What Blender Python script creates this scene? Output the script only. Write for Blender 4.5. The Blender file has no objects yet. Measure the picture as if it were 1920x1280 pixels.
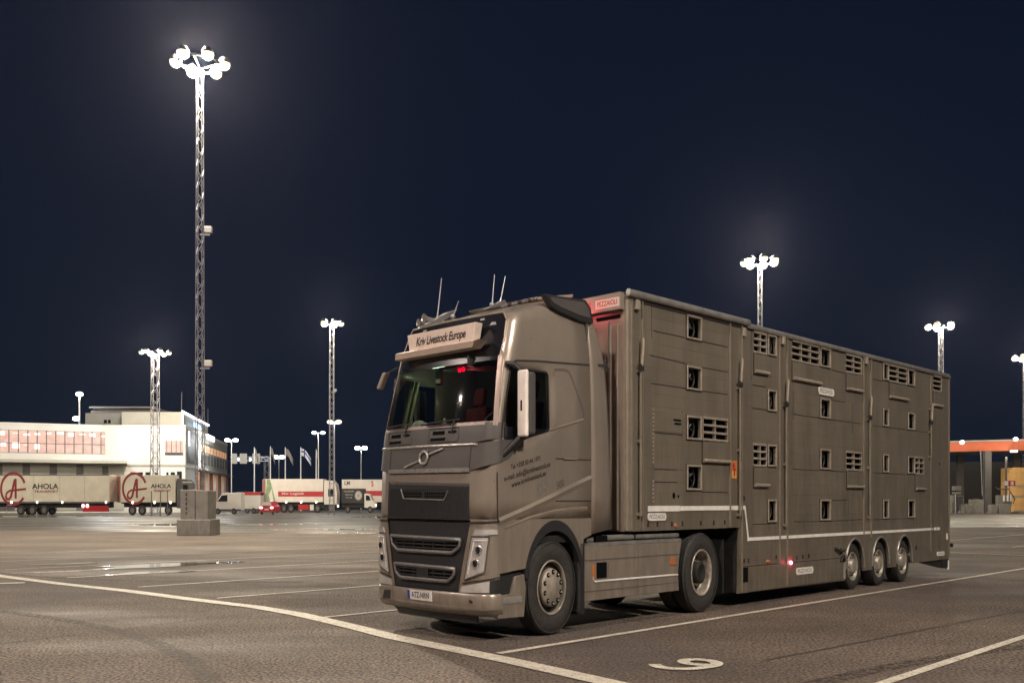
import bpy, math, random
from math import sin, cos, pi, radians as R, hypot
random.seed(7)
C = bpy.context.scene.collection
SC = bpy.context.scene
K = 1.2983            # the place is as tall as the photograph shows it against its width
EYE = 1.485

# ---------------------------------------------------------------- camera
cam = bpy.data.cameras.new("camera"); co = bpy.data.objects.new("camera", cam); C.objects.link(co)
co.location = (0, 0, EYE*K); co.rotation_euler = (R(90), 0, 0)
cam.sensor_width = 36; cam.lens = 36*1747/1920; cam.shift_y = (938-640)/1920
cam.clip_end = 4000; cam.clip_start = .1
SC.camera = co
# ---------------------------------------------------------------- night sky
W = bpy.data.worlds.new("World"); SC.world = W; W.use_nodes = True
nt = W.node_tree; nt.nodes.clear()
wo = nt.nodes.new('ShaderNodeOutputWorld'); bg = nt.nodes.new('ShaderNodeBackground')
tc = nt.nodes.new('ShaderNodeTexCoord'); sp = nt.nodes.new('ShaderNodeSeparateXYZ'); cr = nt.nodes.new('ShaderNodeValToRGB')
e = cr.color_ramp.elements
e[0].position = 0.0; e[0].color = (.0058, .0100, .0195, 1)
e[1].position = 0.75; e[1].color = (.0034, .0052, .0140, 1)
m_ = cr.color_ramp.elements.new(.25); m_.color = (.0038, .0074, .0185, 1)
nz = nt.nodes.new('ShaderNodeTexNoise'); nz.inputs['Scale'].default_value = 1.6; nz.inputs['Detail'].default_value = 3
mr = nt.nodes.new('ShaderNodeMapRange'); mr.inputs[3].default_value = .8; mr.inputs[4].default_value = 1.25
nt.links.new(tc.outputs['Generated'], sp.inputs[0]); nt.links.new(sp.outputs['Z'], cr.inputs[0])
nt.links.new(tc.outputs['Generated'], nz.inputs['Vector']); nt.links.new(nz.outputs['Fac'], mr.inputs[0])
nt.links.new(mr.outputs[0], bg.inputs['Strength']); nt.links.new(cr.outputs[0], bg.inputs['Color']); nt.links.new(bg.outputs[0], wo.inputs[0])
vs = SC.view_settings; vs.view_transform = 'Standard'; vs.look = 'None'; vs.exposure = 0; vs.gamma = 1; vs.use_curve_mapping = False
SC.cycles.use_denoising = True
SC.cycles.max_bounces = 6; SC.cycles.transparent_max_bounces = 12
SC.cycles.sample_clamp_indirect = 4; SC.cycles.volume_bounces = 0
SC.cycles.caustics_reflective = False; SC.cycles.caustics_refractive = False
MASTP = 52000

# ---------------------------------------------------------------- materials
def mat(name, col, rough=.5, metal=0., var=.12, vscale=4., bump=0., bscale=40., emit=None, es=0., spec=.5, dirt=None, coat=0., rvar=.1):
    m = bpy.data.materials.new(name); m.use_nodes = True
    n = m.node_tree; b = n.nodes['Principled BSDF']
    b.inputs['Metallic'].default_value = metal; b.inputs['Specular IOR Level'].default_value = spec
    b.inputs['Coat Weight'].default_value = coat; b.inputs['Coat Roughness'].default_value = .12
    t = n.nodes.new('ShaderNodeTexCoord'); a = n.nodes.new('ShaderNodeTexNoise')
    a.inputs['Scale'].default_value = vscale; a.inputs['Detail'].default_value = 6
    n.links.new(t.outputs['Object'], a.inputs['Vector'])
    r = n.nodes.new('ShaderNodeValToRGB')
    r.color_ramp.elements[0].position = .3; r.color_ramp.elements[1].position = .7
    r.color_ramp.elements[0].color = tuple(c*(1-var) for c in col)+(1,)
    r.color_ramp.elements[1].color = tuple(min(1, c*(1+var)) for c in col)+(1,)
    n.links.new(a.outputs['Fac'], r.inputs[0])
    out = r.outputs[0]
    if dirt:   # (strength, colour, height it fades out): splashed road dirt, patchy, low down
        ds, dc, dh = dirt
        s_ = n.nodes.new('ShaderNodeSeparateXYZ'); n.links.new(t.outputs['Object'], s_.inputs[0])
        g = n.nodes.new('ShaderNodeMapRange'); g.inputs[1].default_value = .1*K; g.inputs[2].default_value = dh*K
        g.inputs[3].default_value = 1; g.inputs[4].default_value = .16
        n.links.new(s_.outputs['Z'], g.inputs[0])
        mp = n.nodes.new('ShaderNodeMapping'); mp.inputs['Scale'].default_value = (5, 5, 1.1)
        n.links.new(t.outputs['Object'], mp.inputs['Vector'])
        q = n.nodes.new('ShaderNodeTexNoise'); q.inputs['Scale'].default_value = 1.7; q.inputs['Detail'].default_value = 8; q.inputs['Roughness'].default_value = .65
        n.links.new(mp.outputs[0], q.inputs['Vector'])
        q2 = n.nodes.new('ShaderNodeMapRange'); q2.inputs[1].default_value = .38; q2.inputs[2].default_value = .72
        n.links.new(q.outputs['Fac'], q2.inputs[0])
        mu = n.nodes.new('ShaderNodeMath'); mu.operation = 'MULTIPLY'; n.links.new(g.outputs[0], mu.inputs[0]); n.links.new(q2.outputs[0], mu.inputs[1])
        m2 = n.nodes.new('ShaderNodeMath'); m2.operation = 'MULTIPLY'; n.links.new(mu.outputs[0], m2.inputs[0]); m2.inputs[1].default_value = ds
        mx = n.nodes.new('ShaderNodeMixRGB'); mx.inputs[2].default_value = tuple(dc)+(1,)
        n.links.new(m2.outputs[0], mx.inputs[0]); n.links.new(out, mx.inputs[1]); out = mx.outputs[0]
    n.links.new(out, b.inputs['Base Color'])
    mr = n.nodes.new('ShaderNodeMapRange'); mr.inputs[3].default_value = max(.02, rough-rvar); mr.inputs[4].default_value = min(1, rough+rvar)
    a2 = n.nodes.new('ShaderNodeTexNoise'); a2.inputs['Scale'].default_value = vscale*2.3; a2.inputs['Detail'].default_value = 5
    n.links.new(t.outputs['Object'], a2.inputs['Vector']); n.links.new(a2.outputs['Fac'], mr.inputs[0]); n.links.new(mr.outputs[0], b.inputs['Roughness'])
    if bump:
        c = n.nodes.new('ShaderNodeTexNoise'); c.inputs['Scale'].default_value = bscale; c.inputs['Detail'].default_value = 4
        n.links.new(t.outputs['Object'], c.inputs['Vector'])
        bp = n.nodes.new('ShaderNodeBump'); bp.inputs['Strength'].default_value = bump; bp.inputs['Distance'].default_value = .02
        n.links.new(c.outputs['Fac'], bp.inputs['Height']); n.links.new(bp.outputs[0], b.inputs['Normal'])
    if emit:
        b.inputs['Emission Color'].default_value = tuple(emit)+(1,); b.inputs['Emission Strength'].default_value = es
    return m

def glass(name, tint, rough=.02, mixk=.5, ior=1.5, refl=1.0):
    m = bpy.data.materials.new(name); m.use_nodes = True; n = m.node_tree; n.nodes.clear()
    o = n.nodes.new('ShaderNodeOutputMaterial'); tr = n.nodes.new('ShaderNodeBsdfTransparent'); tr.inputs[0].default_value = tuple(tint)+(1,)
    g = n.nodes.new('ShaderNodeBsdfGlossy'); g.inputs['Roughness'].default_value = rough; g.inputs['Color'].default_value = (refl, refl, refl, 1)
    f = n.nodes.new('ShaderNodeFresnel'); f.inputs[0].default_value = ior; mx = n.nodes.new('ShaderNodeMixShader')
    n.links.new(f.outputs[0], mx.inputs[0]); n.links.new(tr.outputs[0], mx.inputs[1]); n.links.new(g.outputs[0], mx.inputs[2]); n.links.new(mx.outputs[0], o.inputs[0])
    return m

DIRT = (.075, .062, .048)
M = {}
M['paint'] = mat('bronze_grey_paint', (.325, .280, .230), .32, .35, .05, 2.5, coat=.35, dirt=(.55, DIRT, 1.7))
M['tpaint'] = mat('trailer_grey_paint', (.178, .155, .120), .42, .15, .09, 1.6, bump=.05, bscale=3, dirt=(.85, (.10, .085, .062), 3.2))
def planks():
    m = M['tpaint']; n = m.node_tree; b = n.nodes['Principled BSDF']; t = n.nodes.new('ShaderNodeTexCoord')
    mp = n.nodes.new('ShaderNodeMapping'); mp.inputs['Scale'].default_value = (.02, .02, 1); n.links.new(t.outputs['Object'], mp.inputs[0])
    w = n.nodes.new('ShaderNodeTexWave'); w.wave_type = 'BANDS'; w.bands_direction = 'Z'; w.wave_profile = 'SAW'; w.inputs['Scale'].default_value = 1.55; w.inputs['Distortion'].default_value = .0
    n.links.new(mp.outputs[0], w.inputs['Vector'])
    r_ = n.nodes.new('ShaderNodeValToRGB'); r_.color_ramp.elements[0].position = .0; r_.color_ramp.elements[0].color = (0, 0, 0, 1); r_.color_ramp.elements[1].position = .09; r_.color_ramp.elements[1].color = (1, 1, 1, 1)
    n.links.new(w.outputs['Fac'], r_.inputs[0])
    bp = n.nodes.new('ShaderNodeBump'); bp.inputs['Strength'].default_value = .30; bp.inputs['Distance'].default_value = .010; n.links.new(r_.outputs[0], bp.inputs['Height'])
    old = b.inputs['Normal'].links[0].from_socket; n.links.new(old, bp.inputs['Normal']); n.links.new(bp.outputs[0], b.inputs['Normal'])
    # wash streaks that ran down the panels
    mp2 = n.nodes.new('ShaderNodeMapping'); mp2.inputs['Scale'].default_value = (1.9, 1.9, .16); n.links.new(t.outputs['Object'], mp2.inputs[0])
    q = n.nodes.new('ShaderNodeTexNoise'); q.inputs['Scale'].default_value = 1.3; q.inputs['Detail'].default_value = 7; q.inputs['Roughness'].default_value = .7; n.links.new(mp2.outputs[0], q.inputs['Vector'])
    v = n.nodes.new('ShaderNodeMapRange'); v.inputs[1].default_value = .35; v.inputs[2].default_value = .7; v.inputs[3].default_value = 1.16; v.inputs[4].default_value = .80; n.links.new(q.outputs['Fac'], v.inputs[0])
    mx = n.nodes.new('ShaderNodeMixRGB'); mx.blend_type = 'MULTIPLY'; mx.inputs[0].default_value = 1
    n.links.new(b.inputs['Base Color'].links[0].from_socket, mx.inputs[1]); n.links.new(v.outputs[0], mx.inputs[2]); n.links.new(mx.outputs[0], b.inputs['Base Color'])
planks()
M['tpaint2'] = mat('trailer_edge_paint', (.25, .215, .168), .42, .3, .12, 5)
M['tframe'] = mat('window_frame_paint', (.36, .315, .255), .45, .2, .12, 9)
M['greypanel'] = mat('dark_grey_satin', (.095, .088, .084), .45, .1, .08, 3)
M['plastic'] = mat('black_plastic', (.022, .023, .024), .5, 0, .25, 20, bump=.15, bscale=120)
M['gloss'] = mat('gloss_black', (.008, .009, .012), .24, 0, .1, 5, coat=.6, rvar=.04)
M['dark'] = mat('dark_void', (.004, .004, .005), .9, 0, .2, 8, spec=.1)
M['under'] = mat('dirty_chassis', (.018, .017, .016), .75, .1, .35, 6, bump=.2)
M['chrome'] = mat('satin_silver', (.62, .60, .56), .3, .75, .12, 12)
M['grillebar'] = mat('grille_bar_grey', (.20, .195, .19), .42, .5, .15, 14)
M['alu'] = mat('worn_aluminium', (.42, .41, .38), .38, .6, .22, 5, dirt=(.7, DIRT, 1.2))
M['rim'] = mat('grey_beige_rim', (.36, .32, .26), .45, .2, .15, 14, dirt=(.8, DIRT, 1.1))
M['rimb'] = mat('bright_dirty_rim', (.38, .345, .285), .42, .35, .28, 14, bump=.1)
M['tyre'] = mat('tyre_rubber', (.034, .032, .029), .75, 0, .25, 18, bump=.25, bscale=60)
M['tread'] = M['tyre']
M['lamp'] = mat('headlamp_lens', (.60, .60, .58), .12, .35, .22, 5, coat=.8)
M['white'] = mat('white_paint', (.72, .70, .66), .45, 0, .08, 9)
M['stripe'] = mat('white_reflective_tape', (.80, .78, .72), .5, 0, .1, 7)
M['signf'] = mat('cream_sign_face', (.72, .60, .52), .5, 0, .06, 9)
M['mirrorc'] = mat('lit_mirror_cap', (.88, .82, .76), .35, 0, .05, 9)  # front face paler: the strong light on it is put into the colour
M['ink'] = mat('dark_lettering_and_shade', (.03, .024, .022), .6, 0, .2, 30)
M['inkg'] = mat('grey_lettering', (.12, .10, .09), .6, 0, .2, 30)
M['amber'] = mat('amber_reflector', (.42, .15, .05), .35, 0, .2, 30)
M['redl'] = mat('red_marker_glow', (.6, .01, .02), .4, emit=(1, .03, .06), es=9)
M['redr'] = mat('red_plastic', (.45, .02, .02), .4, 0, .1, 10)
M['plate'] = mat('plate_white', (.7, .7, .68), .4, 0, .05, 10)
M['blue'] = mat('plate_blue', (.01, .04, .35), .4, 0, .05, 10)
M['orange'] = mat('orange_label', (.5, .19, .06), .5, 0, .15, 30)
M['seat'] = mat('red_seat_cloth', (.22, .02, .025), .8, 0, .25, 12)
M['trim'] = mat('cab_trim_grey', (.10, .095, .08), .7, 0, .2, 8)
M['curtain'] = mat('pale_green_curtain', (.38, .38, .22), .85, 0, .2, 14, bump=.4, bscale=14)
M['cloth'] = mat('white_cloth', (.7, .7, .68), .8, 0, .15, 14)
M['wglass'] = glass('windscreen_glass', (.55, .66, .60), .015, ior=1.75)
M['sglass'] = glass('side_glass', (.30, .34, .33), .02, ior=1.5)
M['galv'] = mat('galvanised_steel', (.34, .34, .37), .42, .5, .2, 3)
M['galvd'] = mat('weathered_steel', (.16, .15, .155), .6, .3, .25, 3)
M['concrete'] = mat('mast_concrete', (.33, .315, .28), .85, 0, .16, 1.6, bump=.3, bscale=30, dirt=(.6, (.15, .13, .11), 2.0))
M['floodlit'] = mat('floodlight_lens', (1, 1, 1), .4, emit=(1, .90, .66), es=5)
M['floodlit2'] = mat('floodlight_lens_warm', (1, 1, 1), .4, emit=(1, .83, .52), es=1.7)
M['lampw'] = mat('lamp_white', (1, 1, 1), .4, emit=(.9, .97, 1), es=14)
M['bwall'] = mat('white_render_wall', (.66, .65, .62), .8, 0, .06, .3, bump=.1)
M['bgrey'] = mat('grey_cladding', (.40, .385, .33), .7, 0, .06, .6)
M['bdark'] = mat('dark_cladding', (.13, .125, .12), .6, 0, .12, 1)
M['glow'] = mat('lit_room_glow', (.22, .15, .13), .6, var=.5, vscale=1.2, emit=(1, .60, .50), es=.62)
M['wglow'] = mat('lit_wall_glow', (.8, .5, .3), .6, var=.35, vscale=.9, emit=(1, .45, .22), es=.45)
M['strip'] = mat('strip_light', (1, 1, 1), .4, emit=(.92, .96, 1), es=3.2)
M['tarp'] = mat('cream_tarpaulin', (.76, .71, .58), .55, 0, .10, .7, bump=.35, bscale=1.5, dirt=(.5, (.2, .17, .12), 2.6))
M['tarpw'] = mat('white_tarpaulin', (.78, .72, .66), .55, 0, .08, .8, bump=.3, bscale=1.5)
M['red'] = mat('red_paint', (.50, .035, .04), .5, 0, .12, 2)
M['logo'] = mat('dark_red_logo', (.27, .03, .035), .6, 0, .1, 3)
M['green'] = mat('faded_green_print', (.25, .36, .18), .6, 0, .3, 2)
M['glassd'] = mat('dark_window_glass', (.02, .024, .03), .12, 0, .3, 2)
M['orangef'] = mat('orange_fascia_glow', (.62, .14, .06), .5, 0, .10, .8, emit=(1, .22, .08), es=.04)  # faint emission stands in for mast light falling on the fascia
M['booth'] = mat('lit_ochre_wall', (.55, .33, .13), .7, 0, .15, 1.2, emit=(1, .5, .14), es=.14)  # yellow lamp light on the booth put into wall colour and emission
M['flagw'] = mat('white_flag_cloth', (.7, .72, .75), .8, 0, .1, 3)
M['flagb'] = mat('blue_flag_cloth', (.03, .06, .25), .8, 0, .1, 3)
M['flagr'] = mat('dull_flag_cloth', (.25, .22, .20), .8, 0, .2, 3)

# ---------------------------------------------------------------- mesh helpers
class MB:
    def __init__(s): s.v = []; s.f = []; s.sm = []
    def add(s, vs, fs, smooth=False):
        o = len(s.v); s.v += [tuple(v) for v in vs]; s.f += [tuple(i+o for i in f) for f in fs]; s.sm += [smooth]*len(fs); return s
    def box(s, x0, x1, y0, y1, z0, z1):
        return s.add([(x0,y0,z0),(x1,y0,z0),(x1,y1,z0),(x0,y1,z0),(x0,y0,z1),(x1,y0,z1),(x1,y1,z1),(x0,y1,z1)],
                     [(0,3,2,1),(4,5,6,7),(0,1,5,4),(1,2,6,5),(2,3,7,6),(3,0,4,7)])
    def prism(s, poly, y0, y1):
        """poly in (x,z), swept along y"""
        n = len(poly)
        return s.add([(x,y0,z) for x,z in poly]+[(x,y1,z) for x,z in poly],
                     [tuple(range(n)), tuple(range(2*n-1, n-1, -1))]+[(i,i+n,(i+1)%n+n,(i+1)%n) for i in range(n)])
    def prismx(s, poly, x0, x1):
        n = len(poly)
        return s.add([(x0,y,z) for y,z in poly]+[(x1,y,z) for y,z in poly],
                     [tuple(range(n)), tuple(range(2*n-1, n-1, -1))]+[(i,i+n,(i+1)%n+n,(i+1)%n) for i in range(n)])
    def prismz(s, poly, z0, z1):
        n = len(poly)
        return s.add([(x,y,z0) for x,y in poly]+[(x,y,z1) for x,y in poly],
                     [tuple(range(n)), tuple(range(2*n-1, n-1, -1))]+[(i,i+n,(i+1)%n+n,(i+1)%n) for i in range(n)])
    def tube(s, pts, r, n=6, r2=None, cap=True):
        pts = [tuple(p) for p in pts]; rings = []
        for i, p in enumerate(pts):
            a = pts[max(0, i-1)]; b = pts[min(len(pts)-1, i+1)]
            d = [b[k]-a[k] for k in range(3)]; L = math.sqrt(sum(c*c for c in d)) or 1; d = [c/L for c in d]
            u = (0, 0, 1) if abs(d[2]) < .9 else (1, 0, 0)
            x = (d[1]*u[2]-d[2]*u[1], d[2]*u[0]-d[0]*u[2], d[0]*u[1]-d[1]*u[0]); L = math.sqrt(sum(c*c for c in x)); x = [c/L for c in x]
            y = (d[1]*x[2]-d[2]*x[1], d[2]*x[0]-d[0]*x[2], d[0]*x[1]-d[1]*x[0])
            rr = r if r2 is None else r+(r2-r)*i/(len(pts)-1)
            rings.append([tuple(p[k]+rr*(cos(2*pi*j/n+pi/n)*x[k]+sin(2*pi*j/n+pi/n)*y[k]) for k in range(3)) for j in range(n)])
        vs = [v for g in rings for v in g]; fs = []
        for i in range(len(pts)-1):
            for j in range(n): fs.append((i*n+j, i*n+(j+1)%n, (i+1)*n+(j+1)%n, (i+1)*n+j))
        s.add(vs, fs, n > 5)
        if cap: s.add(vs, [tuple(range(n-1, -1, -1)), tuple(range((len(pts)-1)*n, len(pts)*n))])
        return s
    def lathe(s, prof, c, axis='y', n=40, smooth=True, sgn=1):
        """prof: (radius, along axis)"""
        vs = []; m = len(prof)
        for j in range(n):
            a = 2*pi*j/n
            for r, h in prof:
                h *= sgn
                if axis == 'y': vs.append((c[0]+r*cos(a), c[1]+h, c[2]+r*sin(a)))
                elif axis == 'z': vs.append((c[0]+r*cos(a), c[1]+r*sin(a), c[2]+h))
                else: vs.append((c[0]+h, c[1]+r*cos(a), c[2]+r*sin(a)))
        fs = [(j*m+i, j*m+i+1, ((j+1)%n)*m+i+1, ((j+1)%n)*m+i) for j in range(n) for i in range(m-1)]
        return s.add(vs, fs, smooth)
    def ball(s, c, r, n=10, sx=1, sy=1, sz=1):
        prof = [(r*sin(pi*i/n), -r*cos(pi*i/n)) for i in range(n+1)]
        o = len(s.v); s.lathe(prof, (0,0,0), 'z', n*2)
        for i in range(o, len(s.v)):
            x, y, z = s.v[i]; s.v[i] = (c[0]+x*sx, c[1]+y*sy, c[2]+z*sz)
        return s
    def grid(s, rows, smooth=True, skip=None):
        n = len(rows[0]); vs = [p for r in rows for p in r]; fs = []
        for i in range(len(rows)-1):
            for j in range(n-1):
                if skip and skip(i, j): continue
                fs.append((i*n+j, i*n+j+1, (i+1)*n+j+1, (i+1)*n+j))
        return s.add(vs, fs, smooth)
    def build(s, name, m, parent=None, bevel=0, solid=0, loc=None, rz=0, smooth_all=False):
        me = bpy.data.meshes.new(name); me.from_pydata([(x, y, z*K) for x, y, z in s.v], [], s.f)
        me.polygons.foreach_set('use_smooth', [True]*len(s.f) if smooth_all else s.sm); me.update()
        o = bpy.data.objects.new(name, me); C.objects.link(o)
        if m: me.materials.append(M[m] if isinstance(m, str) else m)
        if parent: o.parent = parent
        if loc: o.location = (loc[0], loc[1], loc[2]*K)
        if rz: o.rotation_euler.z = rz
        if solid:
            md = o.modifiers.new('solid', 'SOLIDIFY'); md.thickness = solid; md.offset = 0
        if bevel:
            md = o.modifiers.new('bevel', 'BEVEL'); md.width = bevel; md.segments = 2; md.limit_method = 'ANGLE'; md.angle_limit = R(35)
            wn = o.modifiers.new('wn', 'WEIGHTED_NORMAL'); wn.keep_sharp = True
        return o

def tag(o, label=None, cat=None, group=None, kind=None):
    if label: o['label'] = label
    if cat: o['category'] = cat
    if group: o['group'] = group
    if kind: o['kind'] = kind
    return o
def thing(name, label, cat, loc=(0,0,0), rz=0, group=None):
    o = bpy.data.objects.new(name, None); C.objects.link(o); o.empty_display_size = .3
    o.location = (loc[0], loc[1], loc[2]*K); o.rotation_euler.z = rz
    return tag(o, label, cat, group)
def dup(root, loc=None, rz=None, label=None, group=None):
    def cp(o, par):
        c = o.copy(); C.objects.link(c); c.parent = par
        for ch in list(o.children): cp(ch, c)
        return c
    r = cp(root, None)
    if loc: r.location = (loc[0], loc[1], loc[2]*K)
    if rz is not None: r.rotation_euler.z = rz
    if label: r['label'] = label
    if group: r['group'] = group
    return r
def text_mesh(body, f, size=1., align='CENTER', shear=0, bold=0, spacing=1.):
    """text flattened to a mesh; f maps (x, y) in the text plane to a local point"""
    cu = bpy.data.curves.new('t', 'FONT'); cu.body = body; cu.size = size; cu.align_x = align; cu.align_y = 'CENTER'; cu.shear = shear; cu.offset = bold; cu.space_character = spacing
    ob = bpy.data.objects.new('t', cu); C.objects.link(ob)
    dg = bpy.context.evaluated_depsgraph_get(); me = bpy.data.meshes.new_from_object(ob.evaluated_get(dg))
    mb = MB(); mb.add([f(v.co.x, v.co.y) for v in me.vertices], [tuple(p.vertices) for p in me.polygons])
    bpy.data.objects.remove(ob); bpy.data.curves.remove(cu); bpy.data.meshes.remove(me)
    return mb
def bx(px, Y): return (px-960)/1747*Y
def hz(py, Y): return EYE+(938-py)*Y/2268

# ---------------------------------------------------------------- floodlight masts (lamp light belongs to them)
def light(parent, loc, power, col=(1, .87, .68), rad=.8):
    l = bpy.data.lights.new('mast_light', 'POINT'); l.energy = power; l.color = col; l.shadow_soft_size = rad
    o = bpy.data.objects.new('mast_light', l); C.objects.link(o); o.parent = parent; o.location = (loc[0], loc[1], loc[2]*K); return o
def lattice(h, w0, w1, pitch, rleg, rbr, z0=0):
    mb = MB(); n = max(4, int((h-z0)/pitch)); cs = [(-1,-1),(1,-1),(1,1),(-1,1)]
    W_ = lambda z: (w0+(w1-w0)*(z-z0)/(h-z0))/2
    for a, b in cs: mb.tube([(a*W_(z0), b*W_(z0), z0), (a*W_(h), b*W_(h), h)], rleg, 5)
    for i in range(n):
        za = z0+(h-z0)*i/n; zb = z0+(h-z0)*(i+1)/n
        for k in range(4):
            (a, b), (c, d) = cs[k], cs[(k+1) % 4]
            if (i+k) % 2: (a, b), (c, d) = (c, d), (a, b)
            mb.tube([(a*W_(za), b*W_(za), za), (c*W_(zb), d*W_(zb), zb)], rbr, 4)
    return mb
def mast(X, Y, h, label, w0=.5, w1=.36, ring=1.35, nh=8, power=1., legc='galv', head=.245, base=True, cams=(), pitch=.55, group='floodlight masts around the yard', warm=False, ph=.2, lc=(1, .87, .68), lr=.8):
    t = thing('light_mast', label, 'light mast', (X, Y, 0), 0, group)
    lattice(h-.6, w0, w1, pitch, w0*.062, w0*.040, 1.6 if base else 0).build('lattice_shaft', legc, t)
    p = MB(); p.lathe([(ring*.82, -.05), (ring*.82, .05), (ring*.9, .05), (ring*.9, -.05), (ring*.82, -.05)], (0,0,h-.35), 'z', 20)
    for k in range(4): a = k*pi/2; p.tube([(0,0,h-.6), (ring*.85*cos(a), ring*.85*sin(a), h-.35)], .04, 4)
    p.build('lamp_ring', 'plastic', t)
    for k in range(nh):
        a = 2*pi*k/nh+ph; x, y = ring*cos(a), ring*sin(a)
        hb = MB(); hb.lathe([(.02, .28), (head*.55, .26), (head*1.06, .05), (head*1.06, 0)], (x, y, h-.3), 'z', 12)
        fl = hb.build('floodlight', 'plastic', t)
        MB().ball((x, y, h-.33), head, 6, 1, 1, .75).build('lamp_lens', 'floodlit2' if ((warm and k % 2) or k % 3 == 0) else 'floodlit', fl)
    for zc, sx in cams:
        MB().tube([(0, 0, zc), (.55*sx, 0, zc)], .05, 4).build('camera_arm', 'galv', t)
        MB().box(.45*sx-.18, .45*sx+.22, -.12, .12, zc+.08, zc+.34).build('camera', 'white', t, bevel=.03)
    if base:
        b = MB(); b.box(-1.0, .86, -.9, .9, 0, .68)
        b.build('footing', 'concrete', t, bevel=.04)
        MB().box(-.84, -.03, -.75, .75, .68, 1.95).box(0, .68, -.75, .75, .68, 1.92).build('base_block', 'concrete', t, bevel=.03)
        g = MB()
        for zz in (.9, 1.1, 1.3, 1.5, 1.7): g.box(-.52, -.47, -.812, -.79, zz, zz+.09)
        g.build('cabinet_slots', 'dark', t)
    light(t, (0, 0, h-.02), MASTP*power, lc, lr)
    return t
mast(-17.55, 52.4, hz(105, 52.4), 'tall floodlight mast with ring of six lamps on a stepped concrete base', .40, .29, 1.33, 6, 1.5, head=.33, ph=.12, cams=((hz(440, 52.4), 1), (hz(690, 52.4), 1)), pitch=.47, warm=True)
mast(bx(291, 135), 135, hz(655, 135), 'thick floodlit lattice mast in front of the white terminal building', 1.05, .85, 1.9, 6, .62, base=False, head=.36, pitch=.9)
mast(bx(622, 127), 127, hz(600, 127), 'slim floodlight mast rising behind the red striped trailer, left of the cab', .6, .5, 1.25, 5, .45, base=False, head=.42, pitch=.6, cams=((hz(735, 127), 1),))
mast(bx(1425, 94), 94, hz(483, 94), 'floodlight mast rising above the middle of the livestock trailer roof', .42, .34, 1.55, 7, 1.0, base=False, head=.42, pitch=.5, warm=True)
mast(bx(1764, 130), 130, hz(606, 130), 'floodlight mast rising above the rear end of the livestock trailer roof', .6, .45, 1.6, 5, .5, base=False, head=.45, pitch=.6)
mast(bx(1923, 158), 158, hz(666, 158), 'floodlight mast cut off by the right edge above the orange canopy', .6, .5, 1.6, 5, .4, base=False, head=.5, pitch=.6)
mast(-15, -11, 20.5, 'floodlight mast behind the photographer on the left', .44, .33, 1.38, 8, .95, pitch=.6, lc=(1, .80, .68))
mast(17, -10, 20.5, 'floodlight mast behind the photographer on the right', .44, .33, 1.38, 8, 1.35, pitch=.6, lc=(1, .88, .76))
mast(-78, 92, 20.5, 'floodlight mast added beyond the left edge to brighten the cream trailers', .44, .33, 1.38, 8, .95, pitch=.6)  # unseen mast, added to brighten the trailers and the ground there
mast(-50, 14, 20.5, 'floodlight mast out at the far left of the yard, level with the truck', .44, .33, .7, 3, .8, head=.13, lr=.15, pitch=.6, lc=(1, .84, .74))

def lamp_post(X, Y, h, label, kind='double', power=0, col='lampw', r=.09, hs=.3):
    t = thing('lamp_post', label, 'lamp post', (X, Y, 0), 0, 'lamp posts of the far yard')
    MB().tube([(0,0,0), (0,0,h*.5), (0,0,h)], r*1.3, 8, r*.7).build('pole', 'white', t)
    if kind == 'double': arms = ((-.75, 0), (.75, 0))
    elif kind == 'low': arms = ((0, 0), (-.55, -3.2))
    else: arms = ((0, 0),)
    for ax, dz in arms:
        if ax: MB().tube([(0, 0, h+dz-.1), (ax, 0, h+dz)], .05, 4).build('arm', 'galv', t)
        hd = MB().box(ax-.35, ax+.35, -.22, .22, h+dz+.02, h+dz+.16).build('lamp_head', 'galvd', t, bevel=.03)
        MB().ball((ax, 0, h+dz-.05), hs, 6, 1.2, 1, .6).build('lamp_lens', col, hd)
    if power: light(t, (0, 0, h-.4), power, (.95, .97, 1), .3)
    return t
lamp_post(bx(149, 158), 158, hz(738, 158), 'lamp post above the left roof of the terminal with a second lamp lower down', 'low', 1500, hs=.5, r=.16)
lamp_post(bx(434, 171), 171, hz(824, 171), 'lamp post just right of the terminal building corner', 'double', 1800, hs=.42)
lamp_post(bx(523, 230), 230, hz(856, 230), 'low lamp post between the gantry and the flags', 'double', 0, hs=.6)
lamp_post(bx(597, 160), 160, hz(810, 160), 'lamp post with two separate lamps left of the slim mast', 'double', 1200, hs=.34)
lamp_post(bx(627, 168), 168, hz(790, 168), 'lamp post with yellowish bright lamp directly beside the slim mast', 'double', 1500, 'floodlit2', hs=.5)
lamp_post(bx(677, 197), 197, hz(839, 197), 'lone lamp post just left of the truck cab', 'double', 1200, hs=.5)

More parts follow.
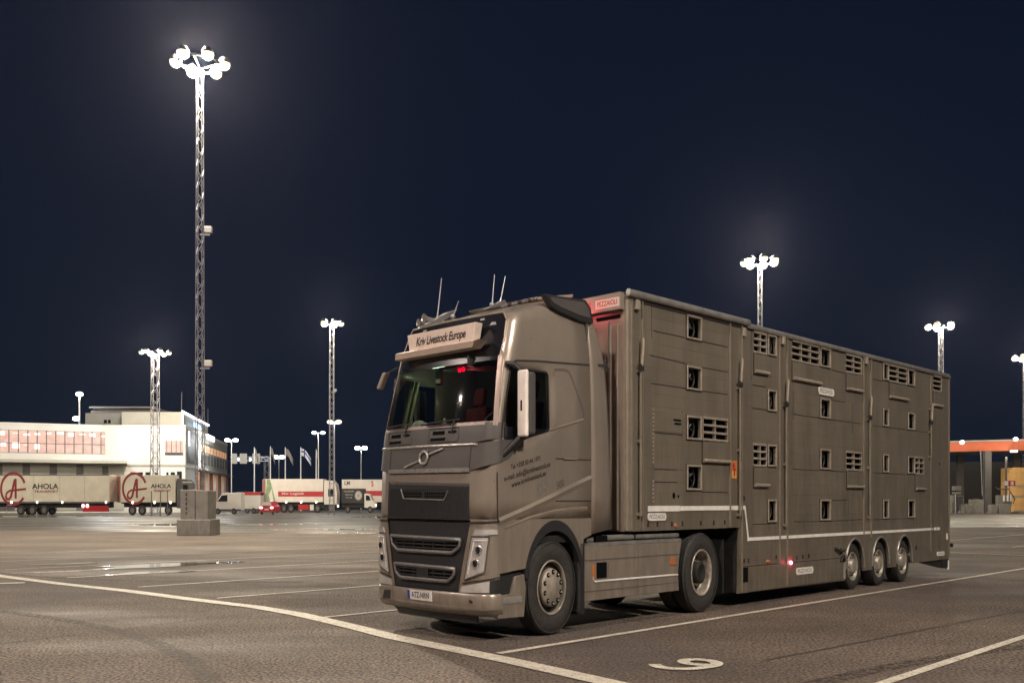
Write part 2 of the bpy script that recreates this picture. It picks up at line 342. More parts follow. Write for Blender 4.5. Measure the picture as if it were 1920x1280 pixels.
# ---------------------------------------------------------------- ground
def ground_mat(name, base, spk, scale, rlo, rhi, tint):
    m = bpy.data.materials.new(name); m.use_nodes = True; n = m.node_tree; b = n.nodes['Principled BSDF']
    t = n.nodes.new('ShaderNodeTexCoord')
    def noise(sc, det=4, rgh=.55, mapping=None):
        a = n.nodes.new('ShaderNodeTexNoise'); a.inputs['Scale'].default_value = sc; a.inputs['Detail'].default_value = det; a.inputs['Roughness'].default_value = rgh
        src = t.outputs['Object']
        if mapping:
            mp = n.nodes.new('ShaderNodeMapping'); mp.inputs['Scale'].default_value = mapping[0]; mp.inputs['Rotation'].default_value = (0, 0, mapping[1]); n.links.new(src, mp.inputs[0]); src = mp.outputs[0]
        n.links.new(src, a.inputs['Vector']); return a.outputs['Fac']
    def rng(s, a, b_, c, d):
        q = n.nodes.new('ShaderNodeMapRange'); q.inputs[1].default_value = a; q.inputs[2].default_value = b_; q.inputs[3].default_value = c; q.inputs[4].default_value = d; n.links.new(s, q.inputs[0]); return q.outputs[0]
    def mul(a, b_):
        q = n.nodes.new('ShaderNodeMath'); q.operation = 'MULTIPLY'; n.links.new(a, q.inputs[0]); n.links.new(b_, q.inputs[1]); return q.outputs[0]
    f = rng(noise(scale, 2, .6), .38, .62, 1-spk, 1+spk)
    f = mul(f, rng(noise(.35, 6, .65), .3, .7, .62, 1.28))
    f = mul(f, rng(noise(scale*.22, 4, .75), .35, .65, .84, 1.16))
    f = mul(f, rng(noise(.5, 5, .65, ((.18, 1.6, 1), R(-45))), .3, .7, .88, 1.1))     # tyre-worn streaks along the bays
    f = mul(f, rng(noise(2.2, 5, .6), .62, .72, 1, .78))                               # oil and damp spots
    mx = n.nodes.new('ShaderNodeMixRGB'); mx.blend_type = 'MULTIPLY'; mx.inputs[0].default_value = 1; mx.inputs[1].default_value = tuple(base)+(1,)
    n.links.new(f, mx.inputs[2])
    m3 = n.nodes.new('ShaderNodeMixRGB'); m3.inputs[2].default_value = tuple(tint)+(1,); n.links.new(rng(noise(.12, 3), .42, .62, 0, .5), m3.inputs[0]); n.links.new(mx.outputs[0], m3.inputs[1])
    n.links.new(m3.outputs[0], b.inputs['Base Color'])
    wet = rng(noise(.22, 5, .6, ((.5, 1.6, 1), R(-20))), .45, .68, rhi, rlo)
    n.links.new(wet, b.inputs['Roughness'])
    bp = n.nodes.new('ShaderNodeBump'); bp.inputs['Strength'].default_value = .5; bp.inputs['Distance'].default_value = .008
    n.links.new(noise(scale*1.3, 3, .7), bp.inputs['Height']); bp.inputs['Strength'].default_value = .4; n.links.new(bp.outputs[0], b.inputs['Normal'])
    return m
M['asphalt'] = ground_mat('worn_asphalt', (.134, .105, .081), 1.0, 26, .58, .9, (.075, .066, .066))
M['asphaltf'] = ground_mat('damp_far_asphalt', (.10, .095, .080), .35, 9, .22, .6, (.13, .12, .09))
def ghole():
    mb = MB(); n = 60; Rr = 1500
    xs = [-Rr, -300, -80, -40, -20, 0, 20, 40, 80, 300, Rr]
    rows = [[(x, y, 0) for x in xs] for y in (-300, -60, -20, 0, 20, 40, 60, 100, 200, 500, 1500)]
    return mb.grid(rows, False)
tag(ghole().build('ground', 'asphalt'), kind='structure')
mb = MB(); mb.add([(-400, 0, .006), (-38, 63, .006), (-19, 56.5, .006), (-8.1, 54, .006), (30, 66, .006), (90, 78, .006), (500, 160, .006), (500, 900, .006), (-400, 900, .006)][::1], [(0,1,2,3,4,5,6,7,8)])
tag(mb.build('road', 'asphaltf'), kind='structure')
# painted lines: (local frame of the bays: along the truck, across)
A0 = (.596, 13.35); TH = R(44.98)
def loc2w(s, t): return (A0[0]+s*cos(TH)-t*sin(TH), A0[1]+s*sin(TH)+t*cos(TH))
M['line'] = mat('worn_line_paint', (.62, .58, .48), .6, 0, .14, 5)
def wornmat():
    m = M['line']; n = m.node_tree; b = n.nodes['Principled BSDF']; t = n.nodes.new('ShaderNodeTexCoord')
    a = n.nodes.new('ShaderNodeTexNoise'); a.inputs['Scale'].default_value = 26; a.inputs['Detail'].default_value = 5; a.inputs['Roughness'].default_value = .7
    n.links.new(t.outputs['Object'], a.inputs['Vector'])
    q = n.nodes.new('ShaderNodeMapRange'); q.inputs[1].default_value = .56; q.inputs[2].default_value = .64; q.inputs[3].default_value = 1; q.inputs[4].default_value = .1
    n.links.new(a.outputs['Fac'], q.inputs[0]); n.links.new(q.outputs[0], b.inputs['Alpha'])
wornmat()
def line(pts, w, name='painted_line', z=.010):
    mb = MB(); L = []
    for i, p in enumerate(pts):
        a = pts[max(0, i-1)]; b = pts[min(len(pts)-1, i+1)]; dx, dy = b[0]-a[0], b[1]-a[1]; l = hypot(dx, dy)
        ww = w/2*random.uniform(.94, 1.06)
        L.append([(p[0]-dy/l*ww, p[1]+dx/l*ww, z), (p[0]+dy/l*ww, p[1]-dx/l*ww, z)])
    mb.grid(L, False); return tag(mb.build(name, 'line'), kind='structure')
def bayline(t, s0, s1, w=.11):
    n = max(2, int((s1-s0)/2)); line([loc2w(s0+(s1-s0)*i/n, t+random.uniform(-.01, .01)) for i in range(n+1)], w)
line([(-22, 33.2), (-17.5, 28), (-13.03, 23.72), (-10.4, 21.5), (-8.17, 19.81), (-6.2, 18.1), (-4.63, 16.84), (-3.6, 15.75), (-2.66, 14.52), (-1.65, 13.1), (0, 11.15), (1.01, 9.85), (2.2, 8.3), (4, 6)], .31)
bayline(-4.84, -2.6, 19, .13); bayline(-.62, -1.7, 19.2, .12); bayline(4.0, -1.2, 19); bayline(8.05, -1.0, 19); bayline(11.5, -1.1, 19); bayline(15.2, -1.3, 19, .1)
bayline(19.3, -1.5, 19, .07); bayline(23.2, -1.5, 19, .06); bayline(27.4, -1.5, 19, .05); bayline(-9.1, -2, 19)
bayline(5.2, 2.2, 3.6, .13); line([(-12.6, 21.3), (-12.0, 21.55), (-11.4, 21.8)], .3)
M['crack'] = mat('dark_joint_sealant', (.03, .027, .024), .7, 0, .3, 4)
def crack(pts, w):
    mb = MB(); L = []; P_ = []
    for (a, b), (c, d) in zip(pts, pts[1:]):
        for k in range(14): u = k/14; P_.append((a+(c-a)*u+random.uniform(-.03, .03), b+(d-b)*u+random.uniform(-.03, .03)))
    for i, p in enumerate(P_):
        a = P_[max(0, i-1)]; b = P_[min(len(P_)-1, i+1)]; dx, dy = b[0]-a[0], b[1]-a[1]; l = hypot(dx, dy); ww = w*random.uniform(.3, .8)
        L.append([(p[0]-dy/l*ww, p[1]+dx/l*ww, .004), (p[0]+dy/l*ww, p[1]-dx/l*ww, .004)])
    mb.grid(L, False); tag(mb.build('pavement_joint', 'crack'), kind='structure')
crack([(-8.6, 11.2), (-6.84, 12.61), (-4.33, 16.1), (-2.5, 18.6)], .035); crack([(-13, 14.5), (-8.2, 18.4), (-6, 20.5)], .03); crack([(3.0, 16.2-5), (6.5, 14.2), (12, 19.0)], .025); crack([(-4.2, 8.6), (-1.8, 9.6), (.2, 9.0)], .02)
M['tyremark'] = mat('faint_tyre_rubber', (.055, .047, .040), .7, 0, .4, 3)
def wear(m):
    n = m.node_tree; b = n.nodes['Principled BSDF']; t = n.nodes.new('ShaderNodeTexCoord'); a = n.nodes.new('ShaderNodeTexNoise'); a.inputs['Scale'].default_value = 9; a.inputs['Detail'].default_value = 8; a.inputs['Roughness'].default_value = .75
    n.links.new(t.outputs['Object'], a.inputs['Vector']); q = n.nodes.new('ShaderNodeMapRange'); q.inputs[1].default_value = .40; q.inputs[2].default_value = .66; q.inputs[3].default_value = 0; q.inputs[4].default_value = .75
    n.links.new(a.outputs['Fac'], q.inputs[0]); n.links.new(q.outputs[0], b.inputs['Alpha'])
wear(M['tyremark'])
def tyremark(cx, cy, r, a0, a1, w=.26):
    mb = MB(); mb.grid([[(cx+(r-w/2)*cos(R(a)), cy+(r-w/2)*sin(R(a)), .0055), (cx+(r+w/2)*cos(R(a)), cy+(r+w/2)*sin(R(a)), .0055)] for a in [a0+(a1-a0)*i/24 for i in range(25)]], False); tag(mb.build('tyre_mark', 'tyremark'), kind='structure')
for cx, cy, r_, a0, a1 in ((-16, 4, 12.0, 5, 62), (-16, 4, 14.1, 5, 60), (14, -2, 14.0, 95, 140), (14, -2, 16.0, 95, 140), (16, 8, 7.0, 130, 175), (-6, 34, 12, 215, 275)): tyremark(cx, cy, r_, a0, a1)
for t in (-4.8, -.6, 3.6, 7.8, -9, 12, 16.2): bayline(t, 32, 48, .1)
line([(-20, 60), (8, 49), (-6, 54)][:2], .12)
line([loc2w(26, -30), loc2w(26, -5), loc2w(26, 10)], .12); line([loc2w(36, -30), loc2w(36, 0)], .12)
# bay number
def nine(x, y): return None
gx, gy = 2.04, 10.95
dvec = (cos(TH), sin(TH)); rvec = (sin(TH), -cos(TH))
def ninepts():
    pts = [(-.32, -.36), (-.20, -.47), (-.02, -.52), (.18, -.44), (.33, -.24), (.40, .08), (.38, .26), (.28, .42), (.12, .50), (-.04, .48), (-.16, .38), (-.18, .24), (-.10, .10), (.06, .04), (.22, .08), (.35, .18)]
    out = []
    for k in range(len(pts)-1):
        p0, p1, p2, p3 = pts[max(0, k-1)], pts[k], pts[k+1], pts[min(len(pts)-1, k+2)]
        for q in range(5):
            u = q/5; out.append(tuple(.5*((2*p1[c])+(-p0[c]+p2[c])*u+(2*p0[c]-5*p1[c]+4*p2[c]-p3[c])*u*u+(-p0[c]+3*p1[c]-3*p2[c]+p3[c])*u**3) for c in (0, 1)))
    return out+[pts[-1]]
tm = MB(); L = []; NP = ninepts()
for k, p in enumerate(NP):
    a, b = NP[max(0, k-1)], NP[min(len(NP)-1, k+1)]; dx, dy = b[0]-a[0], b[1]-a[1]; l = hypot(dx, dy); w_ = .098
    f = lambda x, y, zz: (gx+(x*rvec[0]+y*dvec[0])*.76, gy+(x*rvec[1]+y*dvec[1])*.76, zz)
    L.append([f(p[0]-dy/l*w_, p[1]+dx/l*w_, .012+k*2e-5), f(p[0]+dy/l*w_, p[1]-dx/l*w_, .012+k*2e-5)])
tm.grid(L, False)
tag(tm.build('bay_number', 'line'), 'white painted bay number on the asphalt beside the truck', 'painted number')
# shallow puddles that mirror the lamps
M['water'] = mat('puddle_water', (.02, .02, .02), .06, 0, .1, 2, rvar=.03, bump=.02, bscale=6)
def puddle(X, Y, a, b, rz):
    mb = MB(); n = 40; pts = []
    for k in range(n):
        th = 2*pi*k/n; r = 1+.22*sin(3*th+X)+.15*sin(5*th+Y)+.08*sin(9*th)
        pts.append((a*r*cos(th), b*r*sin(th), .008))
    mb.add(pts, [tuple(range(n))]); o = mb.build('water', 'water', loc=(X, Y, 0), rz=rz); tag(o, kind='structure')
puddle(-10.4, 27.8, 2.0, .8, .75); puddle(-13.6, 28.4, 1.0, .35, .6); puddle(-12.3, 25.2, .9, .3, .6); puddle(-9.7, 24.8, 1.2, .35, .7)
puddle(-24, 75, 7, 2.6, 0); puddle(-12, 62, 6, 1.0, .1); puddle(-7, 108, 10, 9, 0); puddle(-62, 112, 12, 6, 0)

# ================================================================ THE TRUCK (local frame: x to the rear, y to the far side)
truck = thing('truck', 'bronze grey lorry cab and chassis coupled to the livestock trailer, nearest vehicle', 'truck', (A0[0], A0[1], 0), TH)
def interp(tab, x):
    if x <= tab[0][0]: return tab[0][1]
    for (a, b), (c, d) in zip(tab, tab[1:]):
        if x <= c: return b+(d-b)*(x-a)/(c-a)
    return tab[-1][1]
SF = [(.22,-1.28),(.32,-1.35),(.6,-1.38),(.95,-1.375),(1.3,-1.365),(1.85,-1.335),(2.25,-1.27),(2.6,-1.16),(3.0,-1.03),(3.15,-.98),(3.56,-.80),(3.72,-.62)]
WW = [(.22,1.22),(.32,1.245),(2.2,1.25),(2.7,1.235),(3.0,1.22),(3.15,1.21),(3.56,1.14),(3.72,1.08)]
def outline(H):
    w = interp(WW, H); s0 = interp(SF, H); r = .2; bow = .07; pts = []
    for i in range(41):
        q = (w-r)*i/40; pts.append((s0+bow*(q/(w-r))**2, q))
    for i in range(1, 13):
        a = pi/2*i/12; pts.append((s0+bow+r-r*cos(a), w-r+r*sin(a)))
    pts.append((s0+bow+r+3, w)); return pts
_oc = {}
def P(a, H, off=0.):
    k = round(H, 4)
    if k not in _oc: _oc[k] = outline(H)
    sg = 1 if a >= 0 else -1; a = abs(a); pts = _oc[k]; acc = 0
    for i in range(len(pts)-1):
        (s1, q1), (s2, q2) = pts[i], pts[i+1]; l = hypot(s2-s1, q2-q1)
        if acc+l >= a or i == len(pts)-2:
            f = (a-acc)/l; ns, nq = -(q2-q1)/l, (s2-s1)/l
            return (s1+(s2-s1)*f+ns*off, 1.25-sg*(q1+(q2-q1)*f+nq*off), H)
        acc += l
def arc_of_s(s, H):
    pts = outline(H); acc = 0
    for (s1, q1), (s2, q2) in zip(pts[:-2], pts[1:-1]): acc += hypot(s2-s1, q2-q1)
    return acc+(s-pts[-2][0])
def patch(mb, c, off=.01, back=-.01, n=14, m=3, smooth=True):
    """c: four (a, H) corners, bottom-left, bottom-right, top-right, top-left"""
    (a0, h0), (a1, h1), (a2, h2), (a3, h3) = c
    F = []; Bk = []
    for j in range(m+1):
        v = j/m; rf = []; rb = []
        for i in range(n+1):
            u = i/n; a = (a0*(1-u)+a1*u)*(1-v)+(a3*(1-u)+a2*u)*v; h = (h0*(1-u)+h1*u)*(1-v)+(h3*(1-u)+h2*u)*v
            rf.append(P(a, h, off)); rb.append(P(a, h, back))
        F.append(rf); Bk.append(rb)
    mb.grid(F, smooth)
    mb.grid([F[0], Bk[0]], False); mb.grid([F[-1], Bk[-1]], False)
    mb.grid([[r[0] for r in F], [r[0] for r in Bk]], False); mb.grid([[r[-1] for r in F], [r[-1] for r in Bk]], False)
    return mb
def ctube(mb, pts, off, r, n=6, sub=6):
    L = []
    for (a, h), (b, g) in zip(pts, pts[1:]):
        for i in range(sub): u = i/sub; L.append(P(a+(b-a)*u, h+(g-h)*u, off))
    L.append(P(pts[-1][0], pts[-1][1], off)); return mb.tube(L, r, n)

# --- cab shell, with real openings for windscreen and door windows
He = [(-1.1,3.50),(-.8,3.50),(-.3,3.56),(.2,3.60),(.83,3.63)]
Hr = [(-1.1,3.50),(-.82,3.51),(-.55,3.555),(-.3,3.63),(0,3.725),(.3,3.80),(.83,3.86)]
hrows = [1.28, 1.5, 1.8, 2.05, 2.25, 2.3, 2.5, 2.7, 2.88, 3.0, 3.08, 3.15]
def col_a(k, H):
    if k[0] == 'a': return interp(k[1], H) if isinstance(k[1], list) else k[1]
    return max(arc_of_s(k[1], H), 1.44+(k[1]+.7)*.22)
WIN = [(2.25, 1.24), (3.0, 1.13)]
DF = [(2.2, 1.335), (2.9, 1.29)]
cols = [('a', 0), ('a', .25), ('a', .5), ('a', .75), ('a', .95), ('a', WIN), ('a', [(2.25, 1.285), (3.0, 1.2)]), ('a', DF), ('a', [(2.2, 1.42), (2.9, 1.38)]), ('s', -.7), ('s', -.4), ('s', -.12), ('s', .1), ('s', .45), ('s', .83)]
full = [(-1, k) for k in reversed(cols[1:])]+[(1, k) for k in cols]
full = [(sg, k) for sg, k in full]
rows = []
for H in hrows: rows.append([P(sg*col_a(k, H), H) for sg, k in full])
for fr in (.35, .7, 1.0):
    rr = []
    for sg, k in full:
        a = col_a(k, 3.15); s_ = P(sg*a, 3.15)[0]; h = 3.15+(interp(He, s_)-3.15)*fr
        rr.append(P(sg*(col_a(k, h) if k[0] == 's' else a*(1-.06*fr)), h))
    rows.append(rr)
top = rows[-1]
for f, zf in ((.04, .42), (.10, .68), (.2, .84), (.42, .95), (.7, .99), (1.0, 1.0)):
    rr = []
    for (x, y, z) in top:
        # move towards the roof spine
        sx = max(x, -.55+.0*f); X = x+(max(x, min(.3, x+.55))-x)*f*.8 if x < -.4 else x
        Y = y+(1.25-y)*f; zr = interp(Hr, X)
        rr.append((X, Y, z+(zr-z)*zf))
    rows.append(rr)
ncol = len(full); c0 = len(cols)-1
def skipf(i, j):
    jj = j-c0 if j >= c0 else c0-1-j       # column cell index counted from the centre
    if i < len(hrows)-1:
        h0, h1 = hrows[i], hrows[i+1]
        if jj < 5 and h0 >= 2.295 and h1 <= 3.001: return True          # windscreen
        if 7 <= jj < 11 and h0 >= 2.24 and h1 <= 2.881: return True       # door windows
    return False
body = MB(); body.grid(rows, True, skipf)
cabo = body.build('cab_body', 'paint', truck)
sm = cabo.modifiers.new('solid', 'SOLIDIFY'); sm.thickness = .025; sm.offset = -1
# rear wall of the cab
mb = MB(); mb.box(.80, .84, .07, 2.43, 1.0, 3.6); mb.build('rear_wall', 'greypanel', truck)
mb = MB(); mb.box(-1.1, .8, .06, 2.44, 1.02, 1.10); mb.build('cab_floor', 'under', truck)
# side panels below the swage line, cut round the wheel arch
def arcpts(cx, cz, r, a0, a1, n=14, sx=1, sz=1): return [(cx+r*sx*cos(R(a0+(a1-a0)*i/n)), cz+r*sz*sin(R(a0+(a1-a0)*i/n))) for i in range(n+1)]
ap = arcpts(.03, .54, .62, 162, 12, 22, 1, 1.16)
for y0, y1 in ((0, .04), (2.46, 2.5)):
    poly = [(-1.12, .72), (-1.12, 1.285)]+[(.84, 1.285), (.84, 1.09), (.66, 1.05)]+[p for p in reversed(ap) if p[1] > .74]
    mb = MB(); mb.prism(poly, y0, y1)
    mb.build('lower_door_panel', 'paint', truck)
# raised swage: a faceted ledge running up along the side
def sidepts(mb, pts, w, off, z0=None):
    """ledge: pts (s,H); protrudes off from the side"""
    for sgn, yb in ((-1, 0.0), (1, 2.5)):
        L0 = []; L1 = []; L2 = []
        for s, H in pts:
            y = 1.25+sgn*interp(WW, H); L0.append((s, y, H+w)); L1.append((s, y+sgn*off, H)); L2.append((s, y, H-w*1.6))
        mb.grid([L0, L1, L2], False)
    return mb
mb = MB(); sidepts(mb, [(-1.10, 1.27), (-.6, 1.385), (.04, 1.545), (.5, 1.665), (.82, 1.745)], .035, .028); mb.build('swage_ledge', 'paint', truck)
mb = MB(); sidepts(mb, [(-.98, 1.20), (-.5, 1.30), (.02, 1.37), (.45, 1.395), (.74, 1.40)], .018, .010); mb.build('swage_ledge', 'paint', truck)
mb = MB(); sidepts(mb, [(-.55, 2.165), (-.1, 2.255), (.35, 2.345), (.66, 2.41)], .014, .012); mb.build('belt_line', 'paint', truck)
# seams
def seam(pts, w=.011, name='panel_seam', m='ink', both=True, off=.0025):
    mb = MB()
    for sgn in ((-1, 1) if both else (-1,)):
        for (s, H), (s2, H2) in zip(pts, pts[1:]):
            l = hypot(s2-s, H2-H) or 1; nx, nz_ = -(H2-H)/l*w/2, (s2-s)/l*w/2
            q = []
            for (a, b) in ((s-nx, H-nz_), (s+nx, H+nz_), (s2+nx, H2+nz_), (s2-nx, H2-nz_)):
                q.append((a, 1.25+sgn*(interp(WW, b)+off), b))
            mb.add(q, [(0,1,2,3)])
    return mb.build(name, m, truck)
seam([(-.92, 2.90), (-.74, 2.97), (-.3, 3.0), (.83, 3.045)], .022)
seam([(.04, 2.93), (.04, 1.25)], .010, m='inkg'); seam([(.83, 3.04), (.83, 1.1)], .012, m='inkg')
seam([(.04, 1.95), (.83, 1.95)], .012); seam([(.04, 1.48), (.83, 1.48)], .014)
seam([(.05, 2.935), (.28, 2.95), (.36, 2.93), (.42, 2.86), (.63, 2.56), (.66, 2.50), (.665, 2.43)], .03, m='inkg')
seam([(-1.125, 1.78), (-1.12, 1.55), (-1.115, 1.3)], .016)
seam([(-1.115, 1.30), (-1.08, 1.24), (-1.085, .72)], .026)
mb = MB(); mb.tube([(.2, -.012, 1.951), (.5, -.012, 1.952)], .012, 6); mb.build('door_handle', 'paint', truck)
# front: satin grey panel under the windscreen, wrapping to the side
mb = MB(); patch(mb, [(-1.37, 1.87), (-.9, 1.80), (-.9, 2.07), (-1.37, 2.12)], .012); patch(mb, [(-.9, 1.80), (.9, 1.80), (.9, 2.07), (-.9, 2.07)], .012, n=20); patch(mb, [(.9, 1.80), (1.40, 1.89), (1.40, 2.12), (.9, 2.07)], .012)
mb.build('front_panel', 'greypanel', truck)
mb = MB(); patch(mb, [(-1.34, 2.14), (-.9, 2.09), (-.9, 2.31), (-1.25, 2.31)], .010); patch(mb, [(-.9, 2.09), (.9, 2.09), (.9, 2.31), (-.9, 2.31)], .010, n=20); patch(mb, [(.9, 2.09), (1.37, 2.14), (1.36, 2.30), (.9, 2.31)], .010)
mb.build('scuttle_panel', 'greypanel', truck)
# panel tapering back beneath the door window
for sgn in (-1, 1):
    mb = MB(); f = lambda s, H: (s, 1.25+sgn*(interp(WW, H)+.006), H)
    mb.add([f(-1.08, 1.885), (f(-.9, 1.93)), f(-.62, 2.13), f(-.95, 2.13), f(-1.08, 2.12)], [(0,1,2,3,4)]); mb.build('mirror_mount', 'greypanel', truck, solid=.012)
mb = MB(); ctube(mb, [(-1.15, 2.085), (.93, 2.075), (1.0, 2.07)], .02, .017); mb.build('chrome_strip', 'chrome', truck)
mb = MB(); patch(mb, [(-.9, 1.795), (.88, 1.785), (.88, 1.83), (-.9, 1.84)], .028, n=20); mb.build('chrome_strip', 'chrome', truck)
seamf = MB(); ctube(seamf, [(.88, 1.83), (.89, 2.07)], .012, .006, 4); ctube(seamf, [(-.88, 1.84), (-.89, 2.07)], .012, .006, 4); seamf.build('panel_seam', 'ink', truck)
# ring and diagonal bar emblem
mb = MB(); ring = []
for k in range(25): th = 2*pi*k/24; ring.append(P(-.03+.088*cos(th), 1.955+.068*sin(th), .035))
mb.tube(ring, .017, 8); mb.build('emblem', 'chrome', truck)
mb = MB(); ctube(mb, [(-.47, 1.855), (-.12, 1.925)], .03, .013); ctube(mb, [(.06, 1.985), (.36, 2.045)], .03, .013); ctube(mb, [(.03, 2.0), (.055, 2.045)], .032, .01); mb.build('emblem_bar', 'chrome', truck)
# lower front: body colour cheeks, black grilles
mb = MB()
patch(mb, [(-1.40, .52), (-.70, .50), (-.93, 1.29), (-1.40, 1.29)], .0); patch(mb, [(.70, .50), (1.40, .52), (1.40, 1.29), (.93, 1.29)], .0)
mb.build('front_cheek', 'paint', truck)
mb = MB(); patch(mb, [(-.72, .48), (.72, .48), (.90, 1.26), (-.90, 1.26)], -.02, -.06, 20, 6); mb.build('lower_grille', 'plastic', truck)
mb = MB(); patch(mb, [(-.90, 1.29), (.90, 1.28), (.885, 1.66), (-.90, 1.70)], .012, -.02, 20, 4); mb.build('upper_grille', 'plastic', truck)
mb = MB(); patch(mb, [(-.90, 1.67), (.885, 1.635), (.885, 1.665), (-.90, 1.70)], .016, .0, 20, 1); mb.build('grille_trim', 'greypanel', truck)
mesh = MB()
for k in range(11):
    h = 1.31+k*.03; ctube(mesh, [(-.86, h), (.86, h-.005)], .014, .005, 4, 12)
for k in range(35):
    a = -.85+k*.05; ctube(mesh, [(a, 1.305), (a, 1.62)], .014, .004, 4, 2)
mesh.build('grille_mesh', 'plastic', truck)
mb = MB(); patch(mb, [(-.47, 1.52), (-.06, 1.51), (-.05, 1.585), (-.50, 1.59)], .016, .0); patch(mb, [(.02, 1.51), (.43, 1.50), (.46, 1.575), (.01, 1.585)], .016, .0); mb.build('grille_slot', 'dark', truck)
mb = MB(); ctube(mb, [(-.54, 1.61), (-.47, 1.505), (.43, 1.49), (.50, 1.59)], .022, .010); mb.build('grille_bar', 'grillebar', truck)
for (hh, a_top, a_bot, dz) in ((1.085, .78, .60, .155), (.775, .68, .52, .15)):
    mb = MB(); pts = [(-a_top, hh), (a_top-.02, hh-.01), (a_top-.05, hh-dz*.62), (a_bot, hh-dz), (-a_bot, hh-dz), (-a_top+.04, hh-dz*.58), (-a_top, hh)]
    ctube(mb, pts, .016, .022, 6); mb.build('grille_surround', 'grillebar', truck)
    mb = MB(); patch(mb, [(-a_bot, hh-dz+.01), (a_bot, hh-dz+.01), (a_top-.06, hh-.02), (-a_top+.06, hh-.02)], -.012, -.05, 16, 2); mb.build('grille_slot', 'dark', truck)
    mb = MB()
    for k in (1, 2, 3):
        w = a_bot+(a_top-a_bot)*(.5); h = hh-dz+k*dz/4.; ctube(mb, [(-w, h), (w, h)], .0, .009, 6, 10)
    for a in (-.45, -.22, .0, .22, .45): ctube(mb, [(a, hh-dz), (a, hh)], .004, .010, 4, 2)
    mb.build('grille_bar', 'plastic', truck)
mb = MB(); patch(mb, [(-.13, .63), (.13, .63), (.13, .76), (-.13, .76)], .02, -.01, 6, 2); mb.build('radar_sensor', 'plastic', truck)
mb = MB(); patch(mb, [(-.86, 1.265), (.86, 1.265), (.86, 1.285), (-.86, 1.285)], .0, -.03, 20, 1); mb.build('panel_seam', 'dark', truck)
# headlights
for sg in (1, -1):
    hl = MB(); patch(hl, [(sg*.845, .665), (sg*1.16, .75), (sg*1.215, 1.10), (sg*.965, 1.10)], .014, -.03, 10, 8); h_ = hl.build('headlight', 'lamp', truck)
    fr = MB(); ctube(fr, [(sg*.83, .655), (sg*1.175, .74), (sg*1.23, 1.115), (sg*.955, 1.115), (sg*.83, .655)], .012, .008, 5, 8); fr.build('headlight_rim', 'inkg', h_)
    for a, h, r in ((sg*1.03, .83, .035), (sg*1.08, .97, .035)):
        c = P(a, h, .016); b = MB(); b.lathe([(r, 0), (r*.9, .014), (r*.5, .006), (.001, .012)], c, 'x', 20, sgn=-1); b.build('lamp_projector', 'glassd', h_)
    vb = MB(); ctube(vb, [(sg*.90, .72), (sg*1.0, 1.05)], .018, .010, 5); ctube(vb, [(sg*1.0, 1.07), (sg*1.19, 1.07)], .018, .008, 5); vb.build('light_bar', 'white', h_)
    for a, h in ((sg*1.03, .83), (sg*1.08, .97)):
        q = MB(); L = [P(a+.058*cos(2*pi*k/20), h+.045*sin(2*pi*k/20), .018) for k in range(21)]; q.tube(L, .009, 5); q.build('projector_ring', 'chrome', h_)
    dr = MB(); patch(dr, [(sg*.975, 1.12), (sg*1.34, 1.135), (sg*1.335, 1.185), (sg*1.03, 1.185)], .018, -.01, 10, 2); dr.build('daytime_light', 'lamp', truck)
    ls = MB(); ctube(ls, [(sg*.905, 1.255), (sg*1.385, 1.27)], .012, .010, 4); ctube(ls, [(sg*.79, .618), (sg*1.385, .69)], .008, .008, 4); ls.build('panel_seam', 'ink', truck)
    fg = MB(); patch(fg, [(sg*.755, .518), (sg*1.23, .535), (sg*1.235, .65), (sg*.775, .583)], .012, -.02, 10, 3); f_ = fg.build('fog_light', 'lamp', truck)
    pk = MB(); patch(pk, [(sg*1.235, .52), (sg*1.40, .50), (sg*1.40, .67), (sg*1.24, .655)], .008, -.02, 6, 2); pk.build('bumper_corner_insert', 'plastic', truck)
# bumper
bm = MB()
R0 = []
for a in [i*.07-1.40 for i in range(41)]:
    R0.append([P(a, .515, .012), P(a, .50, .03), P(a, .40, .035), P(a, .36, .028), P(a, .30, .012), P(a, .275, -.03), P(a, .27, -.25)])
bm.grid(R0, True); bm.build('bumper', 'paint', truck, smooth_all=True)
mb = MB(); ctube(mb, [(-1.36, .355), (-.5, .33), (.5, .33), (1.36, .355)], .031, .007, 4, 10); mb.build('panel_seam', 'inkg', truck)
mb = MB(); patch(mb, [(-.8, .19), (.9, .19), (.95, .28), (-.9, .28)], -.05, -.09, 16, 2); mb.build('air_dam', 'plastic', truck)
mb = MB(); patch(mb, [(.93, .415), (.985, .415), (.985, .44), (.93, .455)], .040, .03, 2, 2); patch(mb, [(-1.02, .36), (-.8, .37), (-.78, .47), (-.95, .46)], .040, .03, 3, 2); mb.build('bumper_scuff', 'plastic', truck)
for yb, sg in ((0, 1), (2.5, -1)):
    y0, y1 = (0, .1) if sg == 1 else (2.4, 2.5)
    e_ = MB(); e_.prism([(-1.10, .255), (-.60, .245), (-.565, .55), (-.60, .70), (-.78, .68), (-.84, .50), (-1.10, .495)], y0, y1); e_.build('bumper_end', 'paint', truck, bevel=.012)
    k_ = MB(); k_.box(-1.13, -.62, y0+.05*(1 if sg==1 else -1)+.0, y1+.04*(1 if sg==1 else 0), .30, .72); k_.build('entry_step', 'plastic', truck)
    s_ = MB(); ya = -.012 if sg == 1 else 2.44; s_.box(-1.09, -.64, ya, ya+.07, .395, .475); s_.build('step_edge', 'chrome', truck, bevel=.02)
